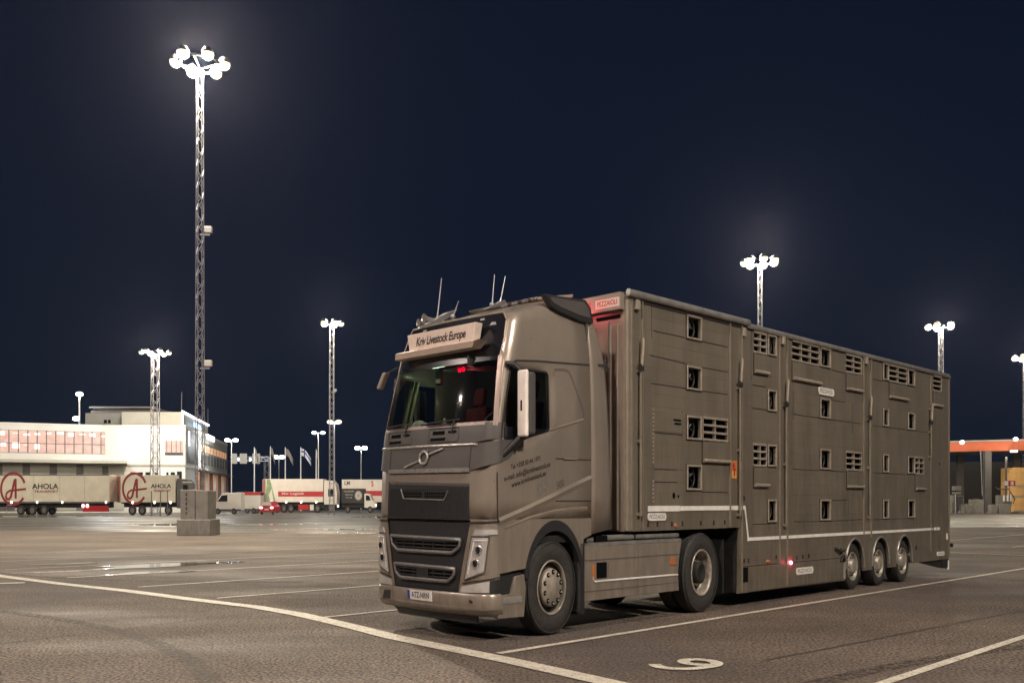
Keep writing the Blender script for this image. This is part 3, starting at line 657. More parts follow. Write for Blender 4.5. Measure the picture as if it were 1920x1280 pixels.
# number plate
pl = MB(); patch(pl, [(-.31, .395), (.21, .395), (.21, .50), (-.31, .50)], .052, .035, 6, 1); p_ = pl.build('number_plate', 'plate', truck)
b_ = MB(); patch(b_, [(-.31, .397), (-.262, .397), (-.262, .498), (-.31, .498)], .0545, .052, 2, 1); b_.build('plate_band', 'blue', p_)
text_mesh('ATZ-NRN', lambda x, y: P(-.022+x, .448+y, .0555), .088, bold=.001).build('plate_text', 'ink', p_)
# --- windscreen, pillars, visor, roof sign
g = MB(); rows_ = []
for j in range(9):
    h = 2.29+j*.72/8; wa = interp(WIN, h)+.012; rows_.append([P(wa*(i/12-1), h, .004) for i in range(25)])
g.grid(rows_, True); g.build('windscreen', 'wglass', truck)
mb = MB()
for sg in (1, -1):
    patch(mb, [(sg*1.20, 2.27), (sg*1.262, 2.27), (sg*1.15, 3.02), (sg*1.09, 3.02)], .010, 0, 3, 8)
patch(mb, [(-1.2, 2.28), (1.2, 2.28), (1.2, 2.315), (-1.2, 2.315)], .010, 0, 20, 1); mb.build('windscreen_gasket', 'plastic', truck)
mb = MB(); patch(mb, [(-1.13, 2.975), (1.13, 2.975), (1.11, 3.20), (-1.11, 3.20)], .008, -.03, 24, 5); patch(mb, [(-1.11, 3.20), (1.11, 3.20), (1.055, 3.44), (-1.055, 3.44)], .008, -.03, 24, 5); patch(mb, [(-1.055, 3.44), (1.055, 3.44), (.985, 3.505), (-.985, 3.505)], .008, -.03, 24, 3)
mb.build('visor_band', 'gloss', truck)
mb = MB(); ctube(mb, [(-1.12, 3.0), (-1.12, 3.2), (-1.07, 3.43), (-1.0, 3.51), (1.0, 3.51), (1.07, 3.43), (1.12, 3.2), (1.12, 3.0)], .004, .014, 6, 10); mb.build('visor_trim', 'paint', truck)
for sg in (1, -1):
    mb = MB(); patch(mb, [(sg*.80, 3.375), (sg*.93, 3.375), (sg*.90, 3.41), (sg*.83, 3.41)], .012, 0, 3, 1); patch(mb, [(sg*.60, 3.45), (sg*.68, 3.45), (sg*.68, 3.47), (sg*.60, 3.47)], .012, 0, 3, 1); mb.build('position_lamp', 'lamp', truck)
mb = MB()
for i in range(0, 1): mb.prismx([(.55, 3.205), (1.95, 3.205), (2.0, 3.395), (.49, 3.395)], -1.07, -.93)
sgn_ = mb.build('roof_sign', 'signf', truck, bevel=.008)
text_mesh('Kriv Livestock Europe', lambda x, y: (-1.0735, 1.245-x, 3.29+y), .132, shear=.28, bold=.003, spacing=.93).build('sign_text', 'ink', sgn_)
mb = MB(); mb.add([(-1.20,.38,3.175),(-1.20,2.12,3.175),(-1.16,2.18,3.115),(-1.16,.46,3.115),(-.98,.34,3.19),(-.98,2.14,3.19),(-1.0,2.20,3.11),(-1.0,.46,3.11),(-1.16,.33,3.19),(-1.16,2.14,3.19)],
       [(0,1,2,3),(8,9,1,0),(4,5,9,8),(3,2,6,7),(0,3,7,4,8),(1,9,5,6,2)]); mb.build('sun_visor', 'signf', truck)
M['sv'] = mat('visor_paint', (.36, .28, .245), .4, .2, .05, 4)
truck.children[-1].data.materials[0] = M['sv']
mb = MB()
mb.box(-1.07,-.93,.62,.66,2.93,3.05); mb.build('camera_mount','plastic',truck)
# wipers
for a0, w in ((-.72, .62), (.30, .66)):
    mb = MB(); ctube(mb, [(a0-w/2, 2.335), (a0+w/2, 2.355)], .035, .011, 4); ctube(mb, [(a0-w/2, 2.305), (a0+w/2-.08, 2.31)], .035, .008, 4)
    ctube(mb, [(a0+w/2-.12, 2.20), (a0+w/2-.1, 2.345)], .035, .012, 4); mb.build('wiper', 'plastic', truck)
    mb = MB(); patch(mb, [(a0-.2, 2.20), (a0+.05, 2.20), (a0+.05, 2.24), (a0-.2, 2.24)], .014, 0, 3, 1); patch(mb, [(a0-.24, 2.135), (a0+.06, 2.135), (a0+.08, 2.165), (a0-.24, 2.165)], .016, 0, 3, 1); patch(mb, [(a0+.12, 2.21), (a0+.28, 2.21), (a0+.28, 2.235), (a0+.12, 2.235)], .014, 0, 3, 1); mb.build('scuttle_vent', 'dark', truck)
    mb = MB(); ctube(mb, [(a0-.28, 2.12), (a0-.28, 2.27), (a0+.32, 2.27), (a0+.33, 2.12), (a0-.28, 2.12)], .016, .008, 4); mb.build('scuttle_frame', 'greypanel', truck)
# door windows
for sg in (1, -1):
    g = MB(); rws = []
    for j in range(7):
        h = 2.24+j*.655/6; a0 = interp(DF, h)-.005; a1 = arc_of_s(-.11, h)
        rws.append([P(sg*(a0+(a1-a0)*i/10), h, .004) for i in range(11)])
    g.grid(rws, True); g.build('door_window', 'sglass', truck)
    fr = MB(); f = lambda s, H, o=.01: (s, 1.25-sg*(interp(WW, H)+o), H)
    # slanting lower corner: dark glass-black triangle down to the belt line
    fr.add([f(-1.0, 2.12), f(-.62, 2.14), f(-.12, 2.245), f(-.12, 2.262), f(-1.0, 2.262)], [(0,1,2,3,4)]); fr.build('window_sill', 'gloss', truck, solid=.008)
    gk = MB(); ctube(gk, [(sg*1.335, 2.13), (sg*1.33, 2.24), (sg*1.30, 2.86), (sg*1.33, 2.89)], .006, .012, 4, 4)
    L = [(s, 2.89) for s in (-.85, -.6, -.3, -.14)]+[(-.105, 2.86), (-.105, 2.5), (-.105, 2.26)]
    gk.tube([f(s, h, .006) for s, h in L], .013, 4); gk.build('window_gasket', 'plastic', truck)
    pl_ = MB(); pl_.tube([f(-.72, 2.87, .012), f(-.74, 2.25, .012)], .012, 4); pl_.build('quarter_light_bar', 'plastic', truck)
# cab interior seen through the glass
mb = MB(); mb.prism([(-1.14, 2.05), (-1.12, 2.25), (-.85, 2.30), (-.62, 2.22), (-.58, 1.6), (-1.1, 1.6)], .1, 2.4); dsh = mb.build('dashboard', 'trim', truck, bevel=.03)
mb = MB(); mb.box(-1.0, -.9, .55, 1.2, 2.29, 2.33).box(-.98, -.85, 1.5, 1.8, 2.29, 2.36); mb.build('dash_shelf', 'plastic', dsh)
for yy in (.42, 1.55):
    mb = MB(); mb.box(-.45, .05, yy, yy+.52, 1.62, 1.80).prism([(.0, 1.75), (.14, 1.75), (.30, 2.62), (.16, 2.62)], yy+.02, yy+.50).prism([(.18, 2.64), (.28, 2.64), (.33, 2.86), (.24, 2.86)], yy+.14, yy+.38)
    mb.build('seat', 'seat', truck, bevel=.04)
mb = MB(); L = []
for k in range(25): th = 2*pi*k/24; L.append((-.58+.09*sin(th), .68+.22*cos(th), 2.28+.19*sin(th)))
mb.tube(L, .016, 6); mb.tube([(-.58, .68, 2.28), (-.75, .68, 2.1)], .03, 6); mb.build('steering_wheel', 'trim', truck)
mb = MB(); rr = []
for j in range(8):
    h = 2.28+j*.09; rr.append([(-.92+.03*j+.12*i/10+.02*sin(i*2.1), 2.40-.07*sin(i*.9)-.05, h) for i in range(11)])
mb.grid(rr); mb.build('side_curtain', 'curtain', truck, solid=.01)
mb = MB(); mb.box(.35, .8, .1, 2.4, 1.5, 2.0); mb.build('bunk', 'trim', truck, bevel=.04)
mb = MB(); mb.ball((-.80, 2.05, 2.36), .1, 6, 1, 1.3, .7).ball((-.80, 1.9, 2.34), .07, 6, 1, 1.3, .8).ball((-.80, 1.45, 2.36), .05, 6, .7, .7, 1.4); mb.build('dashboard_clutter', 'cloth', truck)
mb = MB(); mb.box(-.93, -.55, 1.05, 1.45, 2.96, 2.99).box(-.90, -.5, .35, .9, 2.93, 2.98); mb.build('overhead_shelf', 'trim', truck, bevel=.01)
mb = MB(); mb.ball((-.93, .98, 2.925), .024, 6).ball((-.93, .90, 2.93), .026, 6); mb.build('interior_lamp', mat('red_cab_lamp', (.8, .02, .03), .4, emit=(1, .0, .02), es=4), truck)
mb = MB(); mb.box(-1.02, -.98, 1.28, 1.40, 2.78, 2.95); mb.build('toll_transponder', 'plastic', truck); mb = MB(); mb.box(-1.045, -1.02, 1.29, 1.37, 2.80, 2.84); mb.build('toll_label', 'white', truck)
def plight(parent, loc, p, col, rad=.05):
    l = bpy.data.lights.new('lamp_or_fill_light', 'POINT'); l.energy = p; l.color = col; l.shadow_soft_size = rad
    o = bpy.data.objects.new('lamp_or_fill_light', l); C.objects.link(o); o.parent = parent; o.location = (loc[0], loc[1], loc[2]*K)
plight(truck, (-.80, .9, 2.86), 2.0, (1, .10, .12))
plight(truck, (-.45, 2.0, 2.86), 3.2, (.80, 1, .72), .1)  # added greenish fill for the cab interior, no lamp stands here
# mirrors
for sg in (-1, 1):
    y = (lambda q: 1.25+sg*q)
    mp = []
    a = MB(); y0, y1 = sorted((y(1.36), y(1.54)))
    a.box(-.86, -.80, y0, y1, 2.15, 2.85); m1 = a.build('mirror_cap', 'mirrorc', truck, bevel=.028); mp.append(m1)
    a = MB(); a.box(-.80, -.66, y0+.005, y1-.005, 2.18, 2.83); mp.append(a.build('mirror_housing', 'greypanel', truck, bevel=.03))
    a = MB(); a.box(-.862, -.855, y0+.08, y1-.07, 2.42, 2.53); a.build('mirror_recess', 'dark', m1)
    a = MB(); a.box(-.662, -.655, y0+.02, y1-.02, 2.2, 2.8); a.build('mirror_glass', 'glassd', m1)
    a = MB(); a.tube([(-1.02, y(1.235), 1.95), (-.92, y(1.32), 2.06), (-.78, y(1.42), 2.19)], .035, 6).tube([(-.92, y(1.2), 2.93), (-.85, y(1.3), 2.92), (-.78, y(1.42), 2.82)], .028, 6); a.build('mirror_arm', 'plastic', truck)
    if sg == 1:
        for ch in mp: ch.location.x = .40; ch.location.y = -.10    # folded back against the door
fmr = MB(); fmr.tube([(-.98, 2.35, 3.05), (-1.12, 2.52, 2.96)], .018, 5); fmr.build('mirror_arm', 'plastic', truck); fmr = MB(); fmr.prismx([(2.42, 2.99), (2.50, 3.0), (2.66, 2.82), (2.60, 2.80)], -1.16, -1.06); fmr.build('kerb_mirror', 'tframe', truck, bevel=.02)
# roof gear
for y0 in (.06, 2.34):
    s0 = 1 if y0 < 1 else -1
    mb = MB(); yy = (y0, y0+.10); mb.prism([(-.13, 3.76), (.78, 3.80), (.90, 3.72), (.97, 3.545), (.86, 3.53), (.62, 3.54), (.16, 3.60), (.02, 3.64)], *yy); rd = mb.build('roof_deflector', 'plastic', truck, bevel=.02)
    mb = MB(); ya = y0-.006 if s0 == 1 else y0+.10; mb.prism([(-.02, 3.735), (.74, 3.765), (.84, 3.70), (.89, 3.60), (.62, 3.605), (.20, 3.65), (.06, 3.68)], ya, ya+.006); mb.build('deflector_inset', 'greypanel', rd)
for sg in (-1, 1):
    mb = MB(); rws = []
    rear = [(1.10, 1.42), (1.17, 1.42), (2.04, 1.37), (3.06, 1.29), (3.3, 1.22), (3.5, 1.13), (3.66, 1.03)]
    for h in (1.10, 1.6, 2.1, 2.6, 3.04, 3.25, 3.45, 3.62):
        sr = interp(rear, h); w = interp(WW, h); rws.append([(.835+(sr-.835)*u, 1.25+sg*(w-.085*u*u*u), h+(.06*u if h < 1.2 else 0)) for u in (0, .2, .4, .6, .8, 1)])
    mb.grid(rws, True); mb.build('side_fairing', 'paint', truck, solid=.02)
seam([(.84, 3.047), (1.27, 3.075)], .03)
mb = MB(); mb.tube([(1.30, .10, 3.02), (1.36, .15, 3.03), (1.36, .2, 3.2)], .03, 6).tube([(1.40, .14, 3.06), (1.43, .14, 3.62)], .012, 5); mb.build('fairing_stay', 'plastic', truck)
mb = MB(); mb.prism([(.35, 3.855), (1.28, 4.005), (1.28, 3.97), (.40, 3.83)], .75, 2.2); mb.build('roof_spoiler', 'tframe', truck, bevel=.008)
def horn(y, s, H, d):
    mb = MB(); mb.lathe([(.018, 0), (.02, .12), (.026, .22), (.05, .28), (.055, .29)], (s, y, H), 'x', 14, sgn=-1); mb.tube([(s, y, H), (s+.1, y, H)], .03, 8); mb.box(s-.2, s-.17, y-.015, y+.015, H-.12, H); mb.build('air_horn', 'chrome', truck)
horn(2.05, -.42, 3.64, 0); horn(2.2, -.40, 3.60, 0)
def antenna(s, y, H, dx, h): 
    mb = MB(); mb.ball((s, y, H), .04, 5, 1, 1, .8); mb.tube([(s, y, H), (s+dx*.25, y, H+h*.2), (s+dx, y, H+h)], .014, 5, .006); mb.build('antenna', 'galv', truck)
antenna(-.45, 2.05, 3.64, .10, .52); antenna(-.12, 1.15, 3.76, .05, .36); antenna(.04, 1.15, 3.79, .12, .34); antenna(-.38, 1.75, 3.66, .12, .20)
mb = MB(); mb.prism([(-.8, 3.52), (-.30, 3.74), (-.1, 3.80), (-.25, 3.70), (-.5, 3.58)], 1.95, 2.08).prism([(-.30, 3.68), (.10, 3.84), (.16, 3.80)], 1.1, 1.2); mb.build('roof_rail', 'galvd', truck)
mb = MB()
for i in range(12): mb.ball((-.62+.07*i, .42+.03*(i % 3), 3.60+.017*i), .022, 4)
mb.build('roof_rivets', 'galvd', truck)
# lettering on the door
def doortext(body, s0, H0, s1, H1, size, m='ink', shear=.2):
    L = hypot(s1-s0, H1-H0); ux, uz = (s1-s0)/L, (H1-H0)/L
    tm = text_mesh(body, lambda x, y: (s0+ux*(x+L/2)-uz*y, -.004, H0+uz*(x+L/2)+ux*y), size, shear=shear, bold=size*.012)
    xs = [v[0] for v in tm.v]; w = (max(xs)-min(xs))/ux; f = L/w; cx = (s0+s1)/2; cz = (H0+H1)/2
    tm.v = [(cx+(x-cx)*f, y, cz+(z-cz)*(f if f > .6 else f)) for x, y, z in tm.v]
    return tm.build('door_lettering', m, truck)
doortext('Tel +358 50 44 1971', -.87, 1.835, -.28, 1.945, .075)
doortext('e-mail: info@krivlivestock.se', -1.0, 1.71, -.08, 1.885, .075)
doortext('www.krivlivestock.se', -.86, 1.645, -.17, 1.785, .075)
tm = doortext('FH', -.36, 1.58, -.13, 1.635, .14, 'chrome', 0)
tm = doortext('500', .06, 1.645, .22, 1.685, .07, 'inkg', 0)
text_mesh('VOLVO', lambda x, y: P(-.76+x, 1.685+y, .020), .032, bold=.0008).build('front_badge', 'chrome', truck)
# wheel arches, mudguard
for y0, y1 in ((-.01, .55), (1.95, 2.51)):
    mb = MB(); o_ = arcpts(.03, .54, .64, 170, -28, 30, 1, 1.14); i_ = arcpts(.03, .52, .575, 170, -28, 30, 1.02, 1.10)
    for k in range(30):
        (a, b), (c, d) = o_[k], o_[k+1]; (e1, f1), (g1, h1) = i_[k], i_[k+1]
        mb.add([(a,y0,b),(c,y0,d),(g1,y0,h1),(e1,y0,f1),(a,y1,b),(c,y1,d),(g1,y1,h1),(e1,y1,f1)], [(0,1,2,3),(0,4,5,1),(3,2,6,7),(4,7,6,5)], False)
    mb.build('wheel_arch', 'plastic', truck)
    mb = MB(); mb.box(.56, .70, y0+.01, y1-.01, .18, 1.02); mb.build('mudflap', 'plastic', truck, bevel=.03)
    mb = MB(); mb.box(-.75, .8, .56 if y0 < 1 else 1.9, .60 if y0 < 1 else 1.94, .45, 1.28); mb.build('inner_arch', 'dark', truck)
# wheels
def wheel(parent, x, y, r, w, kind, sgn, rr):
    """y is the outer face; sgn -1 faces the near side"""
    t = MB(); c = (x, y, r)
    prof = [(rr*1.02, .02), (rr*1.10, .0), (r*.80, -.012), (r*.90, .0), (r*.965, .025), (r, .05)]
    for k in range(4):
        a = .05+(w-.1)*(k+.5)/4.; prof += [(r, a-.012), (r-.012, a-.006), (r-.012, a+.006), (r, a+.012)]
    prof += [(r, w-.05), (r*.965, w-.02), (r*.85, w), (rr, w)]
    t.lathe(prof, c, 'y', 48, sgn=-sgn)
    for rad in (.80, .93): t.lathe([(r*rad, -.004), (r*rad+.008, -.010), (r*rad+.016, -.004)], c, 'y', 48, sgn=-sgn)
    wh = t.build('wheel', 'tyre', parent)
    g = MB()
    if kind == 'front':
        g.lathe([(rr*1.05, .012), (rr*1.03, -.004), (rr*.985, .0), (rr*.96, .04), (rr*.95, .10)], c, 'y', 48, sgn=-sgn); g.build('rim', 'rim', wh)
        d = MB(); d.lathe([(rr*.965, .06), (rr*.82, .09), (rr*.70, .05)], c, 'y', 48, sgn=-sgn); d.build('rim_recess', 'under', wh)
        h = MB(); h.lathe([(rr*.735, .06), (rr*.72, .01), (rr*.67, -.01), (rr*.42, -.018), (rr*.36, -.03), (.001, -.035)], c, 'y', 48, sgn=-sgn); hb = h.build('hub_cap', 'rim', wh)
        n = MB()
        for k in range(10):
            a = 2*pi*k/10+.3; p = (x+rr*.60*cos(a), y+sgn*.014, r+rr*.60*sin(a)); n.lathe([(.027, 0), (.027, .012), (.001, .013)], p, 'y', 10, sgn=sgn)
            n2 = None
        n.build('nut_hole', 'dark', hb)
        n = MB()
        for k in range(10):
            a = 2*pi*k/10+.3; p = (x+rr*.60*cos(a), y+sgn*.02, r+rr*.60*sin(a)); n.lathe([(.013, 0), (.011, .02), (.001, .021)], p, 'y', 6, sgn=sgn)
        n.build('wheel_nut', 'rim', hb)
    elif kind == 'drive':
        g.lathe([(rr*1.04, .012), (rr*1.02, -.006), (rr*.97, .0), (rr*.93, .03), (rr*.91, .15), (rr*.84, .17), (rr*.80, .16), (rr*.60, .20), (rr*.56, .165), (.001, .165)], c, 'y', 48, sgn=-sgn); g.build('rim', 'rimb', wh)
        n = MB()
        for k in range(10):
            a = 2*pi*k/10; n.lathe([(.016, 0), (.014, .03), (.001, .032)], (x+rr*.70*cos(a), y-sgn*.17, r+rr*.70*sin(a)), 'y', 6, sgn=sgn)
        n.build('wheel_nut', 'under', wh)
        n = MB(); n.lathe([(rr*.5, .17), (rr*.48, .02), (rr*.36, .0), (rr*.3, .03), (.001, .03)], c, 'y', 32, sgn=-sgn); n.build('wheel_hub', 'under', wh)
        n = MB()
        for k in range(10):
            a = 2*pi*(k+.5)/10; n.lathe([(.04, 0), (.001, .002)], (x+rr*.86*cos(a), y-sgn*.165, r+rr*.86*sin(a)), 'y', 10, sgn=sgn)
    else:
        g.lathe([(rr*1.04, .012), (rr*1.02, -.004), (rr*.96, .0), (rr*.92, .03), (rr*.86, .06), (rr*.62, .045), (rr*.55, .02), (rr*.50, -.02), (rr*.36, -.03), (.001, -.03)], c, 'y', 40, sgn=-sgn); g.build('rim', 'rimb', wh)
        n = MB()
        for k in range(10):
            a = 2*pi*k/10; n.lathe([(.013, 0), (.011, .03), (.001, .032)], (x+rr*.68*cos(a), y-sgn*.048, r+rr*.68*sin(a)), 'y', 6, sgn=sgn)
        n.build('wheel_nut', 'under', wh)
    return wh
wheel(truck, 0, .03, .525, .32, 'front', -1, .292); wheel(truck, 0, 2.47, .525, .32, 'front', 1, .292)
wheel(truck, 3.8, .02, .53, .29, 'drive', -1, .30); wheel(truck, 3.8, .35, .53, .29, 'inner', -1, .29); wheel(truck, 3.8, 2.48, .53, .29, 'drive', 1, .30); wheel(truck, 3.8, 2.15, .53, .29, 'inner', 1, .29)
# chassis skirts
for y0, y1, sg in ((.02, .08, -1), (2.42, 2.48, 1)):
    f = y0-.004 if sg < 0 else y1
    mb = MB(); mb.prism([(.70, .33), (.66, .62), (.70, .96), (3.20, .955), (3.14, .80), (3.10, .55), (3.12, .33)], y0, y1); sk = mb.build('side_skirt', 'paint', truck, bevel=.008)
    mb = MB(); mb.prism([(.70, .965), (.80, 1.0), (3.19, 1.0), (3.20, .96), (.70, .96)], y0+.0, y1+.10*(1 if sg < 0 else 0)); mb.build('skirt_top', 'alu', sk)
    mb = MB(); yy = (y0+y1)/2+.04*(-sg); mb.tube([(1.20, yy, 1.045), (1.95, yy, 1.045)], .035, 8).tube([(2.0, yy, 1.045), (3.18, yy, 1.04)], .032, 8).tube([(.80, yy, 1.03), (.97, yy, 1.03)], .03, 8); mb.build('air_pipe', 'alu', truck)
    mb = MB(); mb.box(.98, 1.22, min(f, f+.004), max(f, f+.004)+.001, .58, .765); mb.build('step_opening', 'dark', sk)
    mb = MB(); mb.box(.96, 1.24, y0+.0, y1+.0, .985, 1.075); mb.build('step_recess', 'dark', truck)
    mb = MB(); mb.tube([(.88, f, .60), (.92, f, .545), (1.3, f, .545), (3.08, f, .535)], .013, 6); mb.build('skirt_strip', 'white', sk)
    mb = MB(); mb.box(.87, .945, f-.008, f+.004, .59, .74); mb.build('reflector', 'amber', sk, bevel=.006); mb = MB(); mb.box(2.86, 3.02, f-.006, f+.004, .66, .76); mb.build('reflector', 'amber', sk, bevel=.004)
    mb = MB()
    for a, b in (((.7, .80), (3.14, .80)), ((.7, .44), (3.12, .44))): mb.tube([(a[0], f+.001, a[1]), (b[0], f+.001, b[1])], .006, 4)
    mb.tube([(1.25, f+.001, .76), (1.25, f+.001, .58)], .005, 4).tube([(2.0, f+.001, .95), (2.0, f+.001, .35)], .004, 4); mb.build('panel_seam', 'inkg', sk)
mb = MB()
for y in (.82, 1.60): mb.box(-1.0, 4.75, y, y+.09, .62, .92)
mb.box(.75, 3.1, .12, .8, .36, .93).box(.75, 3.1, 1.72, 2.4, .36, .93).box(3.4, 4.3, .7, 1.8, .92, 1.03).box(-.12, .12, .3, 2.2, .42, .60).box(3.7, 3.9, .3, 2.2, .42, .66).box(-1.0, .6, .75, 1.75, .5, 1.0).box(4.55, 4.75, .3, 2.2, .55, .75)
mb.build('chassis', 'under', truck)
mb = MB()
for y in (.05, 2.05): mb.box(4.50, 4.54, y, y+.42, .22, .95)
mb.build('mudflap', 'plastic', truck)
mb = MB()
for k in range(3):
    L = [(.95+.15*sin(t*.9+k)+.02*t, .5+.1*k+.15*cos(t*.5), 1.05+.35*abs(sin(t*.35+k))) for t in range(10)]; mb.tube(L, .02, 5)
mb.build('air_line', 'redr', truck)

# ================================================================ THE LIVESTOCK TRAILER
trl = thing('livestock_trailer', 'long grey brown livestock trailer with ventilation louvres and three axles', 'trailer', (A0[0], A0[1], 0), TH)
win = []   # (s0, s1, h0, h1) small ventilation windows
lou = []   # (s0, s1, h0, h1, columns)
for h0, h1 in ((3.59, 3.90), (2.93, 3.24), (2.28, 2.59), (1.62, 1.95)): win.append((3.32, 3.76, h0, h1))
for h0, h1 in ((3.60, 3.90), (2.79, 3.10), (1.98, 2.30), (1.17, 1.50)):
    win += [(5.98, 6.30, h0, h1), (8.07, 8.52, h0, h1), (11.09, 11.39, h0, h1), (12.47, 12.88, h0, h1)]
lou += [(3.79, 4.59, 2.29, 2.60, 2), (5.48, 5.94, 3.60, 3.90, 2), (6.91, 8.03, 3.60, 3.91, 3), (9.24, 9.97, 3.60, 3.90, 2), (11.42, 12.42, 3.60, 3.90, 2), (14.04, 14.56, 3.60, 3.90, 1),
        (5.47, 5.94, 1.98, 2.30, 2), (9.26, 9.99, 1.99, 2.30, 2), (12.91, 13.43, 1.98, 2.30, 2)]
holes = [(a+.035, b-.035, c+.03, d-.03) for a, b, c, d in win]+[(a+.02, b-.02, c+.02, d-.02) for a, b, c, d, _ in lou]
def wall(y, x0, x1, z0, z1, clip=None):
    xs = sorted(set([x0, x1]+[v for h in holes for v in h[:2] if x0 < v < x1]+[5.0])); zs = sorted(set([z0, z1]+[v for h in holes for v in h[2:] if z0 < v < z1]+[1.11]))
    mb = MB()
    for i in range(len(xs)-1):
        for j in range(len(zs)-1):
            cx, cz = (xs[i]+xs[i+1])/2, (zs[j]+zs[j+1])/2
            if any(h[0] < cx < h[1] and h[2] < cz < h[3] for h in holes): continue
            mb.add([(xs[i], y, zs[j]), (xs[i+1], y, zs[j]), (xs[i+1], y, zs[j+1]), (xs[i], y, zs[j+1])], [(0,1,2,3)])
    return mb
def weld(o):
    w = o.modifiers.new('weld', 'WELD'); w.merge_threshold = .0005
    s = o.modifiers.new('solid', 'SOLIDIFY'); s.thickness = .04; s.offset = 0
weld(wall(.03, 1.76, 15.12, 1.11, 3.98).build('side_wall', 'tpaint', trl))
mb = MB(); mb.add([(1.76, 2.47, 1.11), (15.12, 2.47, 1.11), (15.12, 2.47, 3.98), (1.76, 2.47, 3.98)], [(0,1,2,3)]); mb.build('side_wall', 'tpaint', trl, solid=.04)
mb = MB(); mb.box(1.76, 15.12, .03, 2.47, 3.94, 3.975); mb.build('roof', 'tpaint2', trl)
mb = MB(); mb.box(1.8, 15.0, .45, .48, .9, 3.9); mb.box(1.8, 5.0, .05, 2.4, 1.12, 1.16).box(5.0, 15.0, .05, 2.4, .85, .90); mb.build('inner_dark_sheet', 'dark', trl)  # dark sheet and floors stand in for the unlit trailer interior
mb = MB(); mb.box(15.09, 15.13, .02, 2.48, .45, 3.95); mb.build('rear_gate', 'tpaint', trl)
# lower side (skirts) with wheel arches
def lower(y0, y1):
    arch = []
    for cx in (12.28, 10.98, 9.66):
        arch.append(arcpts(cx, .40, .43, 0, 180, 16, 1, 1.02))
    poly = [(5.02, 1.105), (5.03, .18), (9.18, .17)]
    poly = [(5.0, 1.11), (4.96, .19), (9.22, .175)]
    pts = [(15.12, 1.11), (15.10, .33), (12.73, .33)]+[(12.71, .40)]+arch[0][1:-1]+[(11.85, .40), (11.83, .30), (11.43, .30), (11.41, .40)]+arch[1][1:-1]+[(10.55, .40), (10.53, .30), (10.11, .30), (10.09, .40)]+arch[2][1:-1]+[(9.23, .40)]
    mb = MB(); mb.prism(poly+list(reversed(pts)), y0, y1); return mb
lower(.01, .05).build('lower_side', 'tpaint', trl); lower(2.45, 2.49).build('lower_side', 'tpaint', trl)
mb = MB()
for cx in (9.66, 10.98, 12.28): mb.tube([(x, .0, z) for x, z in arcpts(cx, .40, .445, -5, 185, 18, 1, 1.02)], .022, 6)
mb.build('wheel_arch_trim', 'alu', trl)
mb = MB(); mb.prism([(1.72, 1.11), (5.0, 1.11), (5.0, 1.13), (1.72, 1.13)], .02, 2.48).prism([(4.98, .2), (5.05, .2), (5.05, 1.12), (4.98, 1.12)], .05, 2.45); mb.box(5.0, 9.2, .06, 2.44, .2, .24).box(9.2, 12.9, .9, 1.6, .35, .8).box(12.8, 14.9, .1, 2.4, .33, .37)
mb.box(9.2, 12.8, .48, .52, .3, 1.1)
for x in (9.66, 10.98, 12.28): mb.box(x-.08, x+.08, .2, 2.3, .34, .5)
mb.box(1.8, 4.9, .9, 1.0, .98, 1.11).box(1.8, 4.9, 1.5, 1.6, .98, 1.11); mb.build('underframe', 'under', trl)
for x in (9.66, 10.98, 12.28):
    wheel(trl, x, .05, .385, .30, 'trailer', -1, .235); wheel(trl, x, 2.45, .385, .30, 'trailer', 1, .235)
# front wall with ribs
M['tfront'] = mat('trailer_front_paint', (.30, .255, .21), .42, .2, .10, 3, dirt=(.5, DIRT, 2.8))
mb = MB(); mb.box(1.69, 1.74, .06, 2.44, 1.11, 3.96); mb.build('front_wall', 'tfront', trl)
for y in (.16, .30, .62, 1.1, 1.6, 2.1):
    mb = MB(); mb.box(1.66, 1.69, y, y+.04, 1.13, 3.62); mb.build('front_rib', 'tfront', trl, bevel=.008)
mb = MB(); mb.box(1.58, 1.69, .04, 2.46, 3.78, 3.99); mb.build('front_header', 'tfront', trl, bevel=.01)
mb = MB(); mb.box(1.665, 1.69, .12, .60, 3.70, 3.735); mb.build('header_slot', 'dark', trl)
M['redglow'] = mat('red_lit_header', (.45, .05, .06), .5, emit=(1, .08, .1), es=.10)  # red light of the marker lamp put into colour and emission
mb = MB(); mb.box(1.572, 1.58, .64, .92, 3.82, 3.92); mb.build('red_glow_panel', 'redglow', trl)
mb = MB(); mb.box(1.56, 1.58, .66, .76, 3.84, 3.88); mb.build('marker_lamp', 'redl', trl)
plight(trl, (1.25, .85, 3.83), 6, (1, .14, .17), .06)
mb = MB(); mb.box(1.574, 1.58, .06, .54, 3.82, 3.93); pz = mb.build('maker_plate', 'signf', trl)
text_mesh('PEZZAIOLI', lambda x, y: (1.5725, .30-x, 3.875+y), .085, bold=.002).build('plate_text', 'redr', pz)
